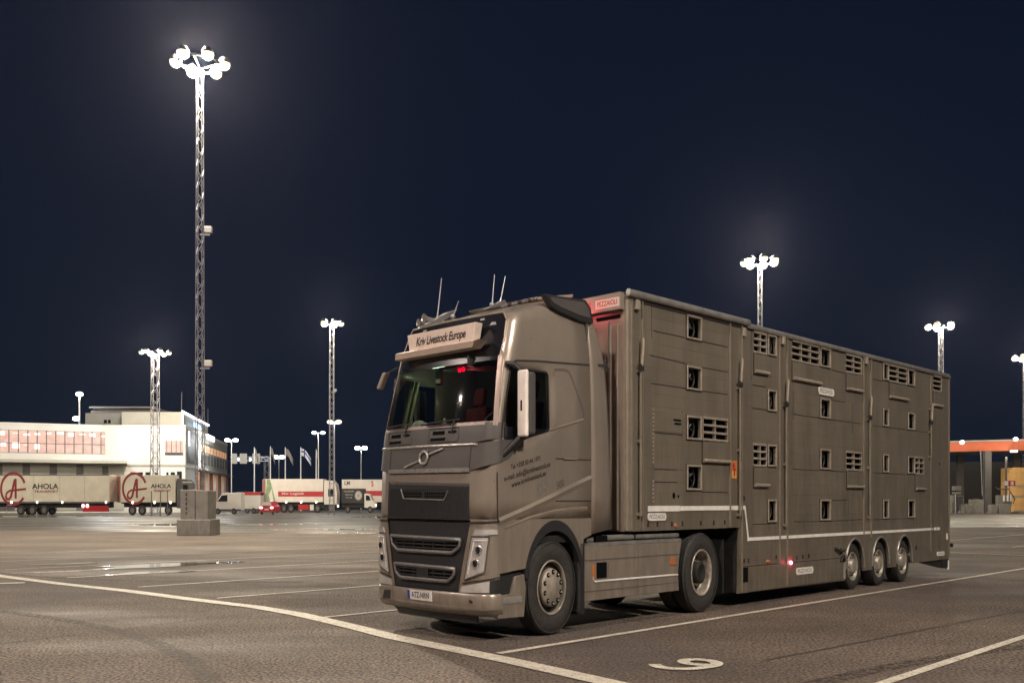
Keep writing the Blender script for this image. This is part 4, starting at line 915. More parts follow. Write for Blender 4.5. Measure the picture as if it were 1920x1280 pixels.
# corner posts and door posts
def post(s0, s1, z0=1.12, z1=3.93, off=.022, m='tpaint', name='door_post'):
    mb = MB(); mb.box(s0, s1, -off+.01, .012, z0, z1); return mb.build(name, m, trl, bevel=.008)
mb = MB(); mb.prismz([(1.70, .07), (1.71, .03), (1.74, .005), (1.80, .0), (1.80, .06)], 1.12, 3.95); mb.build('corner_post', 'tpaint2', trl)
post(1.80, 1.84, off=.02, m='tpaint2'); post(2.07, 2.10, off=.03, m='tpaint2'); post(4.64, 4.68, off=.03, m='tpaint2'); post(5.04, 5.075, off=.03, m='tpaint2', z0=.2)
post(6.40, 6.44, z0=.55, off=.03, m='tpaint2'); post(6.68, 6.73, z0=.2, off=.03, m='tpaint2'); post(10.06, 10.10, z0=.9, off=.03, m='tpaint2'); post(10.42, 10.48, z0=.85, off=.03, m='tpaint2'); post(13.86, 13.89, z0=.5, off=.022, m='tpaint2'); post(15.06, 15.12, z0=.35, z1=3.9, off=.02, m='tpaint2')
def lockbar(s, z0, z1, hz_):
    mb = MB(); mb.tube([(s, -.045, z0), (s, -.045, z1)], .018, 8)
    for z in (z0+.02, (z0+z1)/2, z1-.05): mb.box(s-.035, s+.035, -.05, .01, z-.02, z+.02)
    lb = mb.build('lock_bar', 'tpaint2', trl)
    mb = MB(); mb.tube([(s+.01, -.06, hz_), (s+.03, -.075, hz_+.28), (s+.03, -.07, hz_+.34)], .022, 6); mb.build('lock_handle', 'tframe', lb)
    mb = MB(); mb.box(s-.05, s+.05, -.075, -.03, hz_-.06, hz_+.02); mb.build('lock_catch', 'under', lb)
lockbar(1.99, 1.30, 3.12, 3.12); lockbar(4.93, 1.27, 3.10, 3.12); lockbar(6.60, 1.10, 2.95, 2.94); lockbar(10.30, 1.18, 2.92, 2.92); lockbar(13.78, 2.30, 3.28, 3.0)
mb = MB()
for s, z in ((1.93, 3.80), (5.10, 3.78), (6.52, 3.80), (10.18, 3.80)): mb.box(s-.05, s+.05, -.05, .01, z, z+.12)
mb.build('roof_latch', 'tframe', trl, bevel=.01)
# roof rail in two lengths
mb = MB(); mb.tube([(1.69, -.025, 3.985), (5.26, -.025, 3.985)], .048, 8); mb.build('roof_rail', 'alu', trl)
mb = MB(); mb.tube([(5.20, -.01, 3.945), (15.0, -.01, 3.945), (15.14, .02, 3.93), (15.18, .10, 3.86)], .04, 8); mb.tube([(1.69, 2.5, 3.97), (15.1, 2.5, 3.95)], .045, 8); mb.build('roof_rail', 'alu', trl)
mb = MB(); mb.box(1.80, 5.2, -.008, .005, 3.90, 3.935).box(5.3, 15.05, -.006, .005, 3.895, 3.915); mb.build('rail_shade_strip', 'ink', trl)  # dark strips stand in for the shade under the rail
# windows: frame, fan behind
for i, (a, b, c, d) in enumerate(win):
    t_ = .029
    mb = MB(); mb.box(a, a+t_, -.018, .06, c, d).box(b-t_, b, -.018, .06, c, d).box(a+t_, b-t_, -.018, .06, c, c+t_*.8).box(a+t_, b-t_, -.018, .06, d-t_*.8, d)
    wf = mb.build('window', 'tframe', trl, bevel=.008)
    mb = MB(); mb.box(a-.014, a, .0, .012, c-.012, d+.012).box(a-.014, b+.01, .0, .012, c-.014, c).box(b, b+.012, .0, .012, c-.012, d); mb.build('window_shade_line', 'ink', wf)  # dark lines round the frame stand in for its shade
    mb = MB(); cx, cz = (a+b)/2, (c+d)/2; rad = min((b-a)/2-t_, (d-c)/2-.02)
    mb.lathe([(rad*.98, .05), (rad*.98, .10), (rad*.9, .10), (rad*.9, .05), (rad*.98, .05)], (cx, .03, cz), 'y', 18)
    for k in range(5):
        an = 2*pi*k/5+i; mb.add([(cx, .10, cz), (cx+rad*.8*cos(an), .09, cz+rad*.8*sin(an)), (cx+rad*.85*cos(an+.6), .14, cz+rad*.85*sin(an+.6))], [(0,1,2)])
    mb.build('fan', 'plastic', wf)
for i, (a, b, c, d, n) in enumerate(lou):
    mb = MB(); hgt = (d-c)
    for k in range(4):
        z = c+.008+k*(hgt-.02)/3.
        mb.prism([(a, z-.016), (b, z-.016), (b, z+.014), (a, z+.014)], -.012, .045)
    mb.box(b-.02, b, -.012, .045, c, d)
    if i == 0: mb.box(a, a+.02, -.012, .045, c, d)
    lv = mb.build('louvre', 'tframe', trl, bevel=.006)
    if n > 1:
        mb = MB()
        for k in range(1, n): x = a+(b-a)*k/n; mb.box(x-.02, x+.02, .0, .05, c, d)
        mb.build('louvre_divider', 'tframe', lv)
    # sliding flap hanging below with its rounded lip
    if i in (4,): fl = (a, b+.04, c-.32, 'lip')
    else: fl = (a, b+.05, c-.32, 'full')
    mb = MB()
    if fl[3] == 'full': mb.box(fl[0], fl[1], -.022, .008, fl[2]+.03, c-.02)
    else: mb.box(fl[0], fl[1], -.006, .008, fl[2]+.03, c-.02)
    fo = mb.build('flap', 'tpaint', trl, bevel=.004)
    mb = MB(); mb.tube([(fl[0], -.030, fl[2]+.045), (fl[1], -.030, fl[2]+.045)], .026, 8); mb.build('flap_lip', 'tframe', fo)
    mb = MB(); mb.box(fl[0]-.014, fl[0]-.001, -.006, .008, fl[2], c); mb.build('flap_shade_line', 'ink', fo)  # dark line stands in for the shade beside the flap
# long horizontal panel joints
def joint(s0, z0, s1, z1, m='inkg', w=.010):
    return ((s0, z0), (s1, z1), w)
mb = MB(); hl_ = MB()
for s0, z0, s1, z1 in ((2.40,3.595,3.3,3.595),(3.78,3.595,4.60,3.59),(2.31,3.285,3.3,3.26),(3.78,3.25,4.6,3.25),(2.34,2.94,3.3,2.94),(3.78,2.94,4.6,2.94),(2.40,2.33,3.2,2.33),(3.78,1.60,4.6,1.60),(2.4,1.88,3.05,1.88),(2.4,1.72,3.05,1.72),
        (5.45,3.13,5.95,3.13),(5.45,2.80,5.95,2.80),(5.45,1.15,6.3,1.15),(6.96,2.79,8.04,2.785),(8.55,2.785,9.95,2.78),(8.55,3.10,9.2,3.10),(8.6,3.58,9.2,3.575),(6.96,1.96,8.04,1.96),(8.55,1.96,9.2,1.96),(7.0,1.17,8.04,1.16),(8.55,1.16,10.0,1.17),
        (10.6,1.97,12.4,1.96),(10.6,2.78,12.4,2.78),(10.6,1.16,12.4,1.16),(10.6,3.58,11.05,3.57),(8.6,1.49,9.3,1.50),(6.9,.555,9.2,.555),(5.1,.56,6.35,.56),(12.95,2.78,13.8,2.78)):
    mb.prism([(s0, z0-.007), (s1, z1-.007), (s1, z1+.006), (s0, z0+.006)], .0075, .012)
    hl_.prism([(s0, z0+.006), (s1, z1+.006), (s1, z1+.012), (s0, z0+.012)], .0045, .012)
for s, z0, z1 in ((2.35,3.50,3.89),(6.96,2.71,3.14),(9.55,2.6,3.1),(3.19,2.30,2.64),(2.39,1.46,2.64),(5.4,3.2,3.9),(13.86,1.0,2.5),(9.35,.9,1.9)):
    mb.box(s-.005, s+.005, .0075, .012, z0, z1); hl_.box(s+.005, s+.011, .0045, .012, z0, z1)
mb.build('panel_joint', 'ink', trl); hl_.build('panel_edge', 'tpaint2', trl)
# small access door at the front with hinges, hatch, lock
mb = MB(); mb.box(2.40, 3.18, -.004, .008, 2.345, 2.62); ad = mb.build('access_door', 'tpaint', trl, bevel=.004)
mb = MB()
for k in range(14): z = 1.95+k*.05; mb.box(2.365, 2.395, -.008, .008, z, z+.03)
for k in range(6): z = 1.46+k*.05; mb.box(2.365, 2.395, -.008, .008, z, z+.03)
mb.build('hinge', 'tframe', ad)
mb = MB(); mb.box(2.93, 3.14, -.010, .0, 2.50, 2.525).box(2.96, 3.14, -.010, .0, 2.455, 2.48); mb.build('vent_slot', 'dark', ad)
mb = MB(); mb.ball((2.95, 0, 1.55), .035, 5, 1, .4, 1.2).ball((3.08, 0, 1.54), .02, 5, 1, .4, 1); mb.build('door_lock', 'dark', trl)
# white reflective outline
def stripe(pts, w, y=.004):
    mb = MB()
    for (s, z), (s2, z2) in zip(pts, pts[1:]):
        l = hypot(s2-s, z2-z); nx, nz_ = -(z2-z)/l*w/2, (s2-s)/l*w/2
        mb.prism([(s-nx, z-nz_), (s2-nx, z2-nz_), (s2+nx, z2+nz_), (s+nx, z+nz_)], y, y+.006)
    return mb
def stripe_b(name, pts, w, y): stripe(pts, w, y).build(name, 'stripe', trl)
stripe_b('reflective_tape', [(2.23, 1.385), (3.12, 1.385)], .070, -.004); stripe_b('reflective_tape', [(3.125, 1.385), (5.17, 1.385)], .060, -.0045); stripe_b('reflective_tape', [(5.155, 1.41), (5.285, .92)], .045, -.006); stripe_b('reflective_tape', [(5.25, .94), (10.06, .94)], .048, -.0055)
stripe_b('reflective_tape', [(10.07, .94), (13.98, .94)], .044, -.0035); stripe_b('reflective_tape', [(14.06, .94), (14.22, .94)], .055, -.0035); stripe_b('reflective_tape', [(14.26, .94), (14.46, .94)], .055, -.0035)
def sideplate(s0, s1, z0, z1, txt, m='stripe', ink='inkg'):
    mb = MB(); c = (z1-z0)*.3; mb.prism([(s0+c, z0), (s1-c, z0), (s1, z0+c), (s1, z1-c), (s1-c, z1), (s0+c, z1), (s0, z1-c), (s0, z0+c)], -.012, .006); o = mb.build('maker_plate', m, trl)
    tm = text_mesh(txt, lambda x, y: ((s0+s1)/2+x, -.0145, (z0+z1)/2+y), (z1-z0)*.78)
    xs = [v[0] for v in tm.v]; f = (s1-s0)*.82/(max(xs)-min(xs)); cx = (s0+s1)/2; tm.v = [(cx+(x-cx)*f, y, z) for x, y, z in tm.v]
    tm.build('plate_text', ink, o)
sideplate(2.22, 2.72, 1.235, 1.33, 'PEZZAIOLI'); sideplate(7.98, 8.66, 3.155, 3.27, 'PEZZAIOLI'); sideplate(7.05, 7.75, .36, .465, 'PEZZAIOLI'); sideplate(14.27, 14.74, .41, .49, 'PEZZAIOLI')
mb = MB(); mb.box(4.70, 4.90, -.0, .006, 1.785, 2.04); st = mb.build('warning_sticker', 'orange', trl)
mb = MB(); mb.ball((4.79, -.003, 1.97), .04, 6, 1, .1, 1).box(4.74, 4.86, -.005, .0, 1.90, 1.925).box(4.78, 4.83, -.005, .0, 1.82, 1.92); mb.build('sticker_print', 'redr', st)
mb = MB(); mb.box(4.735, 4.865, -.0035, .0, 1.80, 1.90); mb.build('sticker_field', mat('yellow_print', (.7, .45, .12), .5), st)
mb = MB(); mb.ball((6.83, -.015, .555), .028, 6); mb.build('side_marker', mat('red_side_marker', (.8, .05, .08), .4, emit=(1, .08, .16), es=40), trl)
plight(trl, (6.83, -.10, .555), .9, (1, .05, .12), .02)
mb = MB()
for s, z in ((2.25,1.19),(2.5,1.19),(2.9,1.19),(3.2,1.19),(3.75,1.19),(4.15,1.19),(4.5,1.19),(5.15,.64),(5.3,.64),(6.3,.66),(7.1,.62),(7.35,.63),(7.6,.63),(6.66,.33),(6.85,.2),(7.9,.43),(8.1,.25),(8.6,.37),(5.40,.22),(5.15,1.52),(13.0,.62),(13.9,.75),(14.45,2.2),(8.75,.70),(11.4,.60),(12.95,.60)):
    mb.prism([(s-.02, z-.03), (s+.02, z-.03), (s+.015, z+.03), (s-.015, z+.03)], -.002, .012)
mb.build('bolt_heads', 'ink', trl)
mb = MB(); mb.ball((3.02, .005, 1.165), .045, 5, 1.3, .5, .8).ball((6.0, .005, .60), .05, 5, 1.6, .5, .6); mb.build('side_lamp', mat('dull_amber_lamp', (.35, .16, .08), .4), trl)
mb = MB(); mb.box(5.30, 9.05, -.006, .012, .195, .545); mb.build('toolbox_door', 'tpaint', trl, bevel=.006)
mb = MB(); mb.box(5.05, 5.27, -.002, .014, .34, .545); mb.build('toolbox_gap', 'dark', trl)
mb = MB(); mb.tube([(8.70, -.02, .72), (8.9, -.05, .66), (9.1, -.03, .68)], .02, 6).tube([(8.95, -.02, .50), (9.02, -.06, .60), (9.12, -.02, .5)], .025, 6).ball((8.95, -.02, .67), .05, 5, 1, .6, 1); mb.build('hose_coupling', 'ink', trl)
mb = MB(); mb.box(9.12, 9.20, -.012, .02, .20, .62); mb.build('mudflap', 'tframe', trl, bevel=.01)
mb = MB(); mb.box(14.95, 15.2, .3, 2.2, .42, .52).box(14.7, 15.1, .02, .06, .16, .34); mb.prism([(13.2, .33), (15.05, .33), (15.05, .14), (14.6, .17)], .06, .09); mb.build('rear_bumper', 'under', trl)
mb = MB(); mb.tube([(15.1, .1, .52), (15.45, .1, .58)], .02, 6); mb.box(15.40, 15.48, .04, .16, .55, .63); mb.build('rear_marker_arm', 'ink', trl)
mb = MB(); mb.box(14.93, 14.97, -.012, .01, .72, .84).box(15.05, 15.09, .0, .04, .12, .30); mb.build('rear_reflector', 'stripe', trl)

# ================================================================ BACKGROUND: terminal building
bld = thing('terminal_building', 'white two storey terminal building with lit upper windows behind the parked trailers', 'building', (0, 0, 0))
CA = (-52.6, 150.0); CB = (-61.2, 200.0)       # right hand facade runs away from corner CA to CB
Z0, ZB, ZT = 0, 6.3, 10.8
xl = -88
def front_y(x): return 150.0 if x > -66 else 150-(-66-x)*.42
mb = MB(); ww = [(-52.6, 150), (-66, 150), (xl, front_y(xl)), (xl, 200), (-61.2, 200)]
mb.prismz(ww, 0, ZT); mb.build('wall', 'bwall', bld)
def fb(name, m, x0, x1, z0, z1, off, th=.05, par=None):
    """panel on the front facade"""
    mb = MB(); L = [x0]+[x for x in (-66.0,) if x0 < x < x1]+[x1]
    for a, b in zip(L, L[1:]): mb.add([(a, front_y(a)-off, z0), (b, front_y(b)-off, z0), (b, front_y(b)-off, z1), (a, front_y(a)-off, z1), (a, front_y(a)-off+th, z0), (b, front_y(b)-off+th, z0), (b, front_y(b)-off+th, z1), (a, front_y(a)-off+th, z1)], [(0,1,2,3),(4,7,6,5),(3,2,6,7),(0,4,5,1),(0,3,7,4),(1,5,6,2)])
    return mb.build(name, m, par or bld)
fb('parapet', 'bwall', xl, -52.5, ZT-.15, ZT+.05, .12, .2)
fb('storey_band', 'bgrey', -66, -52.5, 5.75, 6.0, .15, .2)
# long window strip
x0, x1 = -86.0, bx(187, 148)
wf = fb('window', 'bgrey', x0, x1, 7.2, 10.0, .06, .1); fb('pane', 'glow', x0+.1, x1-.1, 7.3, 9.9, .10, .03, wf)
for k in range(17):
    x = x0+(x1-x0)*(k+.5)/17; fb('mullion', 'bdark', x-.06, x+.06, 7.25, 9.95, .16, .05, wf)
fb('transom', 'bdark', x0, x1, 8.35, 8.43, .17, .05, wf)
random.seed(3)
M['hot'] = mat('strip_light_inside', (1, 1, 1), .5, emit=(1, .80, .70), es=1.1)
for k in range(14):
    x = x0+1+k*1.45; fb('room_light', 'hot', x, x+random.uniform(.3, .9), 9.3+random.uniform(0, .3), 9.45+random.uniform(0.05, .35), .13, .02, wf)
    if k < 8: fb('room_light', 'hot', x, x+random.uniform(.3, 1.1), 7.4+random.uniform(0, .8), 7.9+random.uniform(0.1, .6), .13, .02, wf)
wf = fb('window', 'bgrey', bx(309, 150), bx(344, 150), 7.1, 8.9, .06, .1); fb('pane', 'glow', bx(310, 150), bx(343, 150), 7.45, 8.8, .10, .03, wf)
for k in range(4): x = bx(309, 150)+(k+.5)*.75; fb('mullion', 'bdark', x-.05, x+.05, 7.2, 8.9, .16, .05, wf)
fb('window_sill', 'ink', bx(310, 150), bx(343, 150), 7.15, 7.4, .14, .04, wf)
# lower floor: canopy slab, dock panels between dark gaps
mb = MB(); mb.prismz([(bx(238, 146), 146), (bx(238, 150), 150), (-66, 150), (xl, front_y(xl)), (xl, front_y(xl)-4), (-66, 146)], 6.0, 6.35); mb.build('canopy', 'bgrey', bld)
fb('plinth_wall', 'bdark', xl, bx(205, 150), .2, 5.95, .04)
for k in range(7):
    xa = bx(-75+42*k+6, 146); xb = bx(-75+42*k+36, 146)
    fb('loading_door', 'bgrey', xa, xb, .3, 5.9, .12, .06)
    d_ = fb('door_light', 'wglow', xa+2.0, xa+2.2, 4.1, 4.6, .2, .02)
for k, (a, b) in enumerate(((245, 252), (258, 268), (273, 283), (290, 297), (312, 316), (320, 328))):
    w_ = fb('window', 'glassd', bx(a, 150), bx(b, 150), 4.5, 5.0, .05, .05)
w_ = fb('window', 'glassd', bx(332, 150), bx(341, 150), 4.0, 5.1, .05, .05)
fb('sconce', 'strip', bx(304, 150), bx(309, 150), 4.6, 4.9, .1, .05)
# right hand facade
def rf(u): return (CA[0]+(CB[0]-CA[0])*u, CA[1]+(CB[1]-CA[1])*u)
RN = (cos(math.atan2(CB[1]-CA[1], CB[0]-CA[0])-pi/2), sin(math.atan2(CB[1]-CA[1], CB[0]-CA[0])-pi/2))
def rb(name, m, u0, u1, z0, z1, off=.05, th=.06, par=None):
    (ax, ay), (cx, cy) = rf(u0), rf(u1); n = RN; mb = MB()
    q = [(ax+n[0]*off, ay+n[1]*off), (cx+n[0]*off, cy+n[1]*off), (cx+n[0]*(off-th), cy+n[1]*(off-th)), (ax+n[0]*(off-th), ay+n[1]*(off-th))]
    return mb.prismz(q, z0, z1).build(name, m, par or bld)
rb('side_cladding', 'bgrey', .0, 1.0, 5.9, ZT-.3, .06); rb('corner_glazing', 'bdark', .02, .22, 6.2, 10.4, .12)
rb('storey_band', 'bwall', 0, 1, 5.6, 5.9, .18); rb('parapet', 'bwall', 0, 1, ZT-.3, ZT+.05, .15)
sw = rb('window', 'bdark', .26, .98, 6.5, 9.4, .12)
for k in range(9): rb('mullion', 'bgrey', .26+.08*k, .27+.08*k, 6.5, 9.4, .20, .06, sw)
rb('transom', 'bgrey', .26, .98, 7.9, 8.05, .22, .06, sw); rb('pane', 'wglow', .28, .96, 8.2, 9.2, .14, .02, sw)
rb('entrance_wall', 'wglow', .25, .98, .4, 5.4, .05)
for k in range(7): rb('column', 'bwall' if k % 2 else 'bdark', .26+.11*k, .285+.11*k, 0, 5.6, .7, .5)
for k in range(6): rb('entrance_door', 'bdark', .31+.11*k, .35+.11*k, .2, 3.6, .12)
rb('entrance_canopy', 'bdark', .24, 1.0, 5.35, 5.6, 1.4, 1.3)
rb('wall_light', 'strip', .04, .055, 8.4, 10.2, .22); rb('wall_light', 'strip', .245, .26, 5.9, 9.5, .3); rb('illuminated_sign', mat('blue_lit_sign', (.4, .6, 1), .4, emit=(.45, .7, 1), es=2.5), .16, .30, 11.1, 11.7, .12, .1); rb('illuminated_sign', 'strip', .42, .60, 10.2, 10.9, .30, .1)
# set back upper storey
mb = MB(); a, b = (bx(341, 153), 153), (bx(390, 181), 181)
mb.prismz([a, (bx(228, 153), 153), (bx(228, 153), 185), b], ZT, hz(772, 153)); mb.build('upper_storey', 'bgrey', bld)
mb = MB(); mb.prismz([(bx(160, 155), 155), (bx(226, 155), 155), (bx(226, 155), 180), (bx(160, 155), 180)], ZT, hz(774, 155)); us = mb.build('upper_storey', 'bdark', bld)
M['bmid'] = mat('mid_grey_cladding', (.24, .235, .21), .7, 0, .06, .6); us.data.materials[0] = M['bmid']
mb = MB(); mb.box(bx(195, 154.9), bx(200, 154.9), 154.85, 154.99, hz(793, 155), hz(787, 155)).box(bx(203, 154.9), bx(207, 154.9), 154.85, 154.99, hz(793, 155), hz(787, 155)); mb.build('vent', 'dark', us)
mb = MB(); mb.prismx([(160, hz(774, 160)), (160, hz(770, 160)), (161.5, hz(762, 160)), (170, hz(762, 160)), (172, hz(772, 165))], bx(170, 160), bx(284, 160)); mb.build('roof_plant', 'bdark', bld)
mb = MB(); mb.box(bx(170, 160)-.2, bx(284, 160)+.2, 159.8, 160.1, hz(764.5, 160), hz(762, 160)); mb.build('plant_trim', 'bmid', bld)
z = hz(772, 153); mb = MB(); L = [(a[0]+.15, a[1]-.2, z+.05), (b[0]+.15, b[1], z+.05)]; mb.tube(L, .16, 4); mb.build('roof_edge_light', 'strip', bld)
mb = MB(); mb.tube([(a[0]+.15, 152.9, ZT), (a[0]+.15, 152.9, z)], .10, 4); mb.build('corner_light', 'strip', bld)
mb = MB(); mb.tube([(bx(340, 154), 154, z), (bx(341, 154), 154, z+2.6)], .05, 4).tube([(bx(390, 181), 181, z), (bx(390, 181), 181, z+2.5)], .07, 4); mb.build('roof_antenna', 'galvd', bld)
for (x, y, p) in ((-76, 131, 500), (-60, 138, 3600), (-52, 165, 900)):  # bare point lights added to brighten the terminal, without fixtures
    l = bpy.data.lights.new('wall_fill_light', 'POINT'); l.energy = p; l.color = (.95, .98, 1); l.shadow_soft_size = .5
    o = bpy.data.objects.new('wall_fill_light', l); C.objects.link(o); o.parent = bld; o.location = (x, y, 9.5*K)

# ================================================================ parked trailers, vans and cars across the yard
def small_wheel(parent, x, y, r, w=.3, rim='galvd'):
    t = MB(); t.lathe([(r*.55, 0), (r*.85, -.02), (r, .04), (r, w-.04), (r*.85, w), (r*.55, w)], (x, y, r), 'y', 20); wh = t.build('wheel', 'tyre', parent)
    t = MB(); t.lathe([(r*.58, .01), (r*.5, .03), (r*.25, .02), (.001, .0)], (x, y, r), 'y', 16); t.build('rim', rim, wh); return wh
def strokes(pts, w, f, closed=False):
    """a flat brush line through 2-D points, mapped by f"""
    mb = MB(); L = []
    for i, p in enumerate(pts):
        a = pts[max(0, i-1)]; b = pts[min(len(pts)-1, i+1)]; dx, dy = b[0]-a[0], b[1]-a[1]; l = hypot(dx, dy) or 1
        L.append([f(p[0]-dy/l*w/2, p[1]+dx/l*w/2), f(p[0]+dy/l*w/2, p[1]-dx/l*w/2)])
    return mb.grid(L, False)
def box_trailer(X, Y, rz, L, label, m, h0=1.05, h1=4.05, wheels=(), group=None, posts=(), name='semi_trailer'):
    """body along local x, near face at y=0"""
    t = thing(name, label, 'trailer', (X, Y, 0), rz, group)
    mb = MB(); mb.box(0, L, 0, 2.5, h0, h1); mb.build('body', m, t, bevel=.05)
    mb = MB(); mb.box(.0, L, -.02, .04, h0-.12, h0+.03).box(.0, L, -.015, .04, h1-.08, h1+.01); mb.build('side_rail', 'galvd', t)
    mb = MB(); mb.box(.2, L-.2, .6, 1.9, .75, h0); mb.build('chassis', 'under', t)
    for x in posts: mb = MB(); mb.box(x-.02, x+.02, -.02, 0, h0, h1-.1); mb.build('curtain_buckle', 'bgrey', t)
    for x in wheels: small_wheel(t, x, .05, .5); small_wheel(t, x, 2.15, .5)
    mb = MB(); mb.box(wheels[0]-3.2 if wheels else 1, wheels[0]-.8 if wheels else 2, .05, .1, .45, .85); mb.build('side_guard', 'galvd', t)
    return t
LW = mat('white_side_lamp', (1, 1, 1), .4, emit=(1, .92, .8), es=5)
def logo(t, cx, cz, s, off=-.03):
    f = lambda x, y: (cx+x*s, off, cz+y*s)
    arc = [(cos(R(a)), sin(R(a))) for a in range(22, 328, 8)]
    strokes(arc, .17, f).build('logo_ring', 'logo', t)
    mb = strokes([(-.62, -.42), (-.50, -.22), (-.30, -.12), (1.05, .0)], .13, f)
    for p in ([(-.62, -.42), (-.55, -.62), (-.35, -.66), (-.2, -.5), (.12, .55), (.2, .62)], [(.2, .64), (.2, -.62)]):
        q = strokes(p, .17, f); mb.add(q.v, q.f)
    mb.v = [(x, y-.002*i/len(mb.v), z) for i, (x, y, z) in enumerate(mb.v)]
    mb.build('logo_letter', 'logo', t)
def lettering(t, txt, cx, cz, w, h, m='ink', off=-.03, shear=0, name='lettering'):
    tm = text_mesh(txt, lambda x, y: (x, off, y), 1.0, bold=.02)
    xs = [v[0] for v in tm.v]; zs = [v[2] for v in tm.v]; mx, mz = (max(xs)+min(xs))/2, (max(zs)+min(zs))/2
    fx, fz = w/(max(xs)-min(xs)), h/(max(zs)-min(zs)); tm.v = [(cx+(x-mx)*fx, y, cz+(z-mz)*fz) for x, y, z in tm.v]
    return tm.build(name, m, t)
# trailer at the far left
Y = 124
t = box_trailer(bx(-64, Y), Y, 0, bx(205, Y)-bx(-64, Y), 'cream tarpaulin semi trailer with red ring logo, cut off by the left edge', 'tarp', h0=1.35, h1=4.12, wheels=(bx(38, Y)-bx(-64, Y), bx(60, Y)-bx(-64, Y), bx(82, Y)-bx(-64, Y)), posts=(9.0, 12.5, 15.8), group='cream trailers parked before the terminal')
X0 = bx(-64, Y)
logo(t, bx(25, Y)-X0, 2.68, 1.62); lettering(t, 'AHOLA', bx(85, Y)-X0, 2.95, 3.5, .55); lettering(t, 'TRANSPORT', bx(87, Y)-X0, 2.42, 3.2, .26, 'logo')
for px in (22, 70, 117, 199):
    mb = MB(); mb.ball((bx(px, Y)-X0, -.06, 1.30), .11, 5); mb.build('side_lamp', LW, t)
mb = MB(); mb.box(bx(155, Y)-X0, bx(203, Y)-X0, .0, .2, .35, .95); mb.build('rear_underrun', 'redr', t)
for px in (156, 164): mb = MB(); mb.ball((bx(px, Y)-X0, -.03, .95), .2, 5); mb.build('rear_lamp', mat('pink_rear_lamp', (1, .6, .6), .4, emit=(1, .45, .5), es=4), t)
mb = MB()
for x in (bx(15, Y)-X0,): mb.tube([(x-.2, -.05, .1), (x-.1, -.05, 1.0), (x+.5, -.05, 1.0)], .06, 5)
mb.build('landing_leg', 'galv', t)
# second one, its rear doors towards us, with its tractor unit at the right
t2 = thing('articulated_lorry', 'cream semi trailer with red ring logo and dark tractor unit, behind the tall mast base', 'lorry', (bx(226, Y), Y, 0), 0, 'cream trailers parked before the terminal')
X0 = bx(226, Y); L2 = bx(329, Y)-X0
mb = MB(); mb.prismz([(0, 0), (L2, 0), (L2-.4, 2.5), (-.9-.7, 2.9)], 1.3, 4.10); mb.build('body', 'tarp', t2, bevel=.04)
M['pinkd'] = mat('pink_lit_doors', (.42, .18, .15), .6, 0, .12, 1.5)  # pinkish light on the rear doors is put into their colour
mb = MB(); mb.prismz([(-.02, -.02), (-1.62, 2.88), (-1.66, 2.84), (-.06, -.06)], 1.35, 4.0); dr = mb.build('rear_door', 'pinkd', t2)
mb = MB(); mb.box(.1, L2-.1, -.02, .05, 1.18, 1.32).box(.2, L2, .6, 1.9, .8, 1.3); mb.build('chassis', 'under', t2)
logo(t2, bx(252.5, Y)-X0, 2.72, 1.55); lettering(t2, 'AHOLA', bx(302, Y)-X0, 2.98, 2.7, .45); lettering(t2, 'TRANSPORT', bx(304, Y)-X0, 2.5, 2.3, .25, 'logo')
for x in (1.5, 2.8): small_wheel(t2, x, .1, .5)
small_wheel(t2, 6.3, .1, .5)
for px in (249, 290, 320): mb = MB(); mb.ball((bx(px, Y)-X0, -.06, 1.28), .12, 5); mb.build('side_lamp', LW, t2)
mb = MB(); mb.prism([(L2+.15, .7), (L2+2.0, .7), (L2+2.0, 2.2), (L2+1.7, 3.3), (L2+1.3, 3.7), (L2+.15, 3.75)], .05, 2.45); cb = mb.build('cab', 'bdark', t2, bevel=.05)
mb = MB(); mb.box(L2+1.0, L2+1.6, .02, .05, 2.3, 3.1); mb.build('door_window', 'glassd', cb)
mb = MB(); mb.box(L2+.9, L2+2.2, .0, .1, 3.32, 3.42).box(L2+1.4, L2+1.9, .0, .05, 1.6, 2.1); mb.build('cab_trim', 'white', cb)
small_wheel(t2, L2+1.3, .02, .5)
# barrier poles in front of them
for px in (284, 301, 314):
    t = thing('marker_post', {284: 'dark post in front of the lettering of the second cream trailer, leftmost', 301: 'dark post before the second cream trailer, middle one of three', 314: 'dark post nearest the mast base before the second cream trailer'}[px], 'post', (bx(px, 116), 116, 0), 0, 'posts before the second cream trailer')
    mb = MB(); mb.tube([(0, 0, 0), (0, 0, 2.4)], .06, 6); mb.build('pole', 'galvd', t); mb = MB(); mb.ball((0, 0, .06), .16, 4, 1, 1, .4); mb.build('base_plate', 'galvd', t)
# red striped trailer
Y = 149; X0 = bx(498, Y); L3 = bx(606, Y)-X0
t3 = thing('semi_trailer', 'white semi trailer with a broad red stripe and green print on its rear corner', 'trailer', (X0, Y, 0), 0)
mb = MB(); mb.prismz([(0, 0), (L3, 0), (L3, 2.5), (-1.15, 2.5)], 1.3, 4.15); mb.build('body', 'tarpw', t3, bevel=.04)
mb = MB(); mb.box(2.0, L3+.02, -.02, 0, 1.98, 2.62); rs = mb.build('red_stripe', 'red', t3)
lettering(t3, 'Mer Logistik', 4.4, 2.32, 3.6, .34, 'white', off=-.035)
mb = MB(); mb.prism([(.0, 1.35), (.2, 4.1), (.7, 4.1), (1.6, 1.35)], -.02, 0); mb.build('green_print', 'green', t3)
mb = MB(); mb.prism([(.75, 1.35), (.55, 2.2), (.95, 3.0), (1.3, 1.35)], -.03, -.01); mb.build('print_motif', 'white', t3)
mb = MB(); mb.prismz([(-.03, -.03), (-1.18, 2.47), (-1.2, 2.45), (-.06, -.05)], 1.32, 4.1); mb.build('rear_door', M['pinkd'], t3)
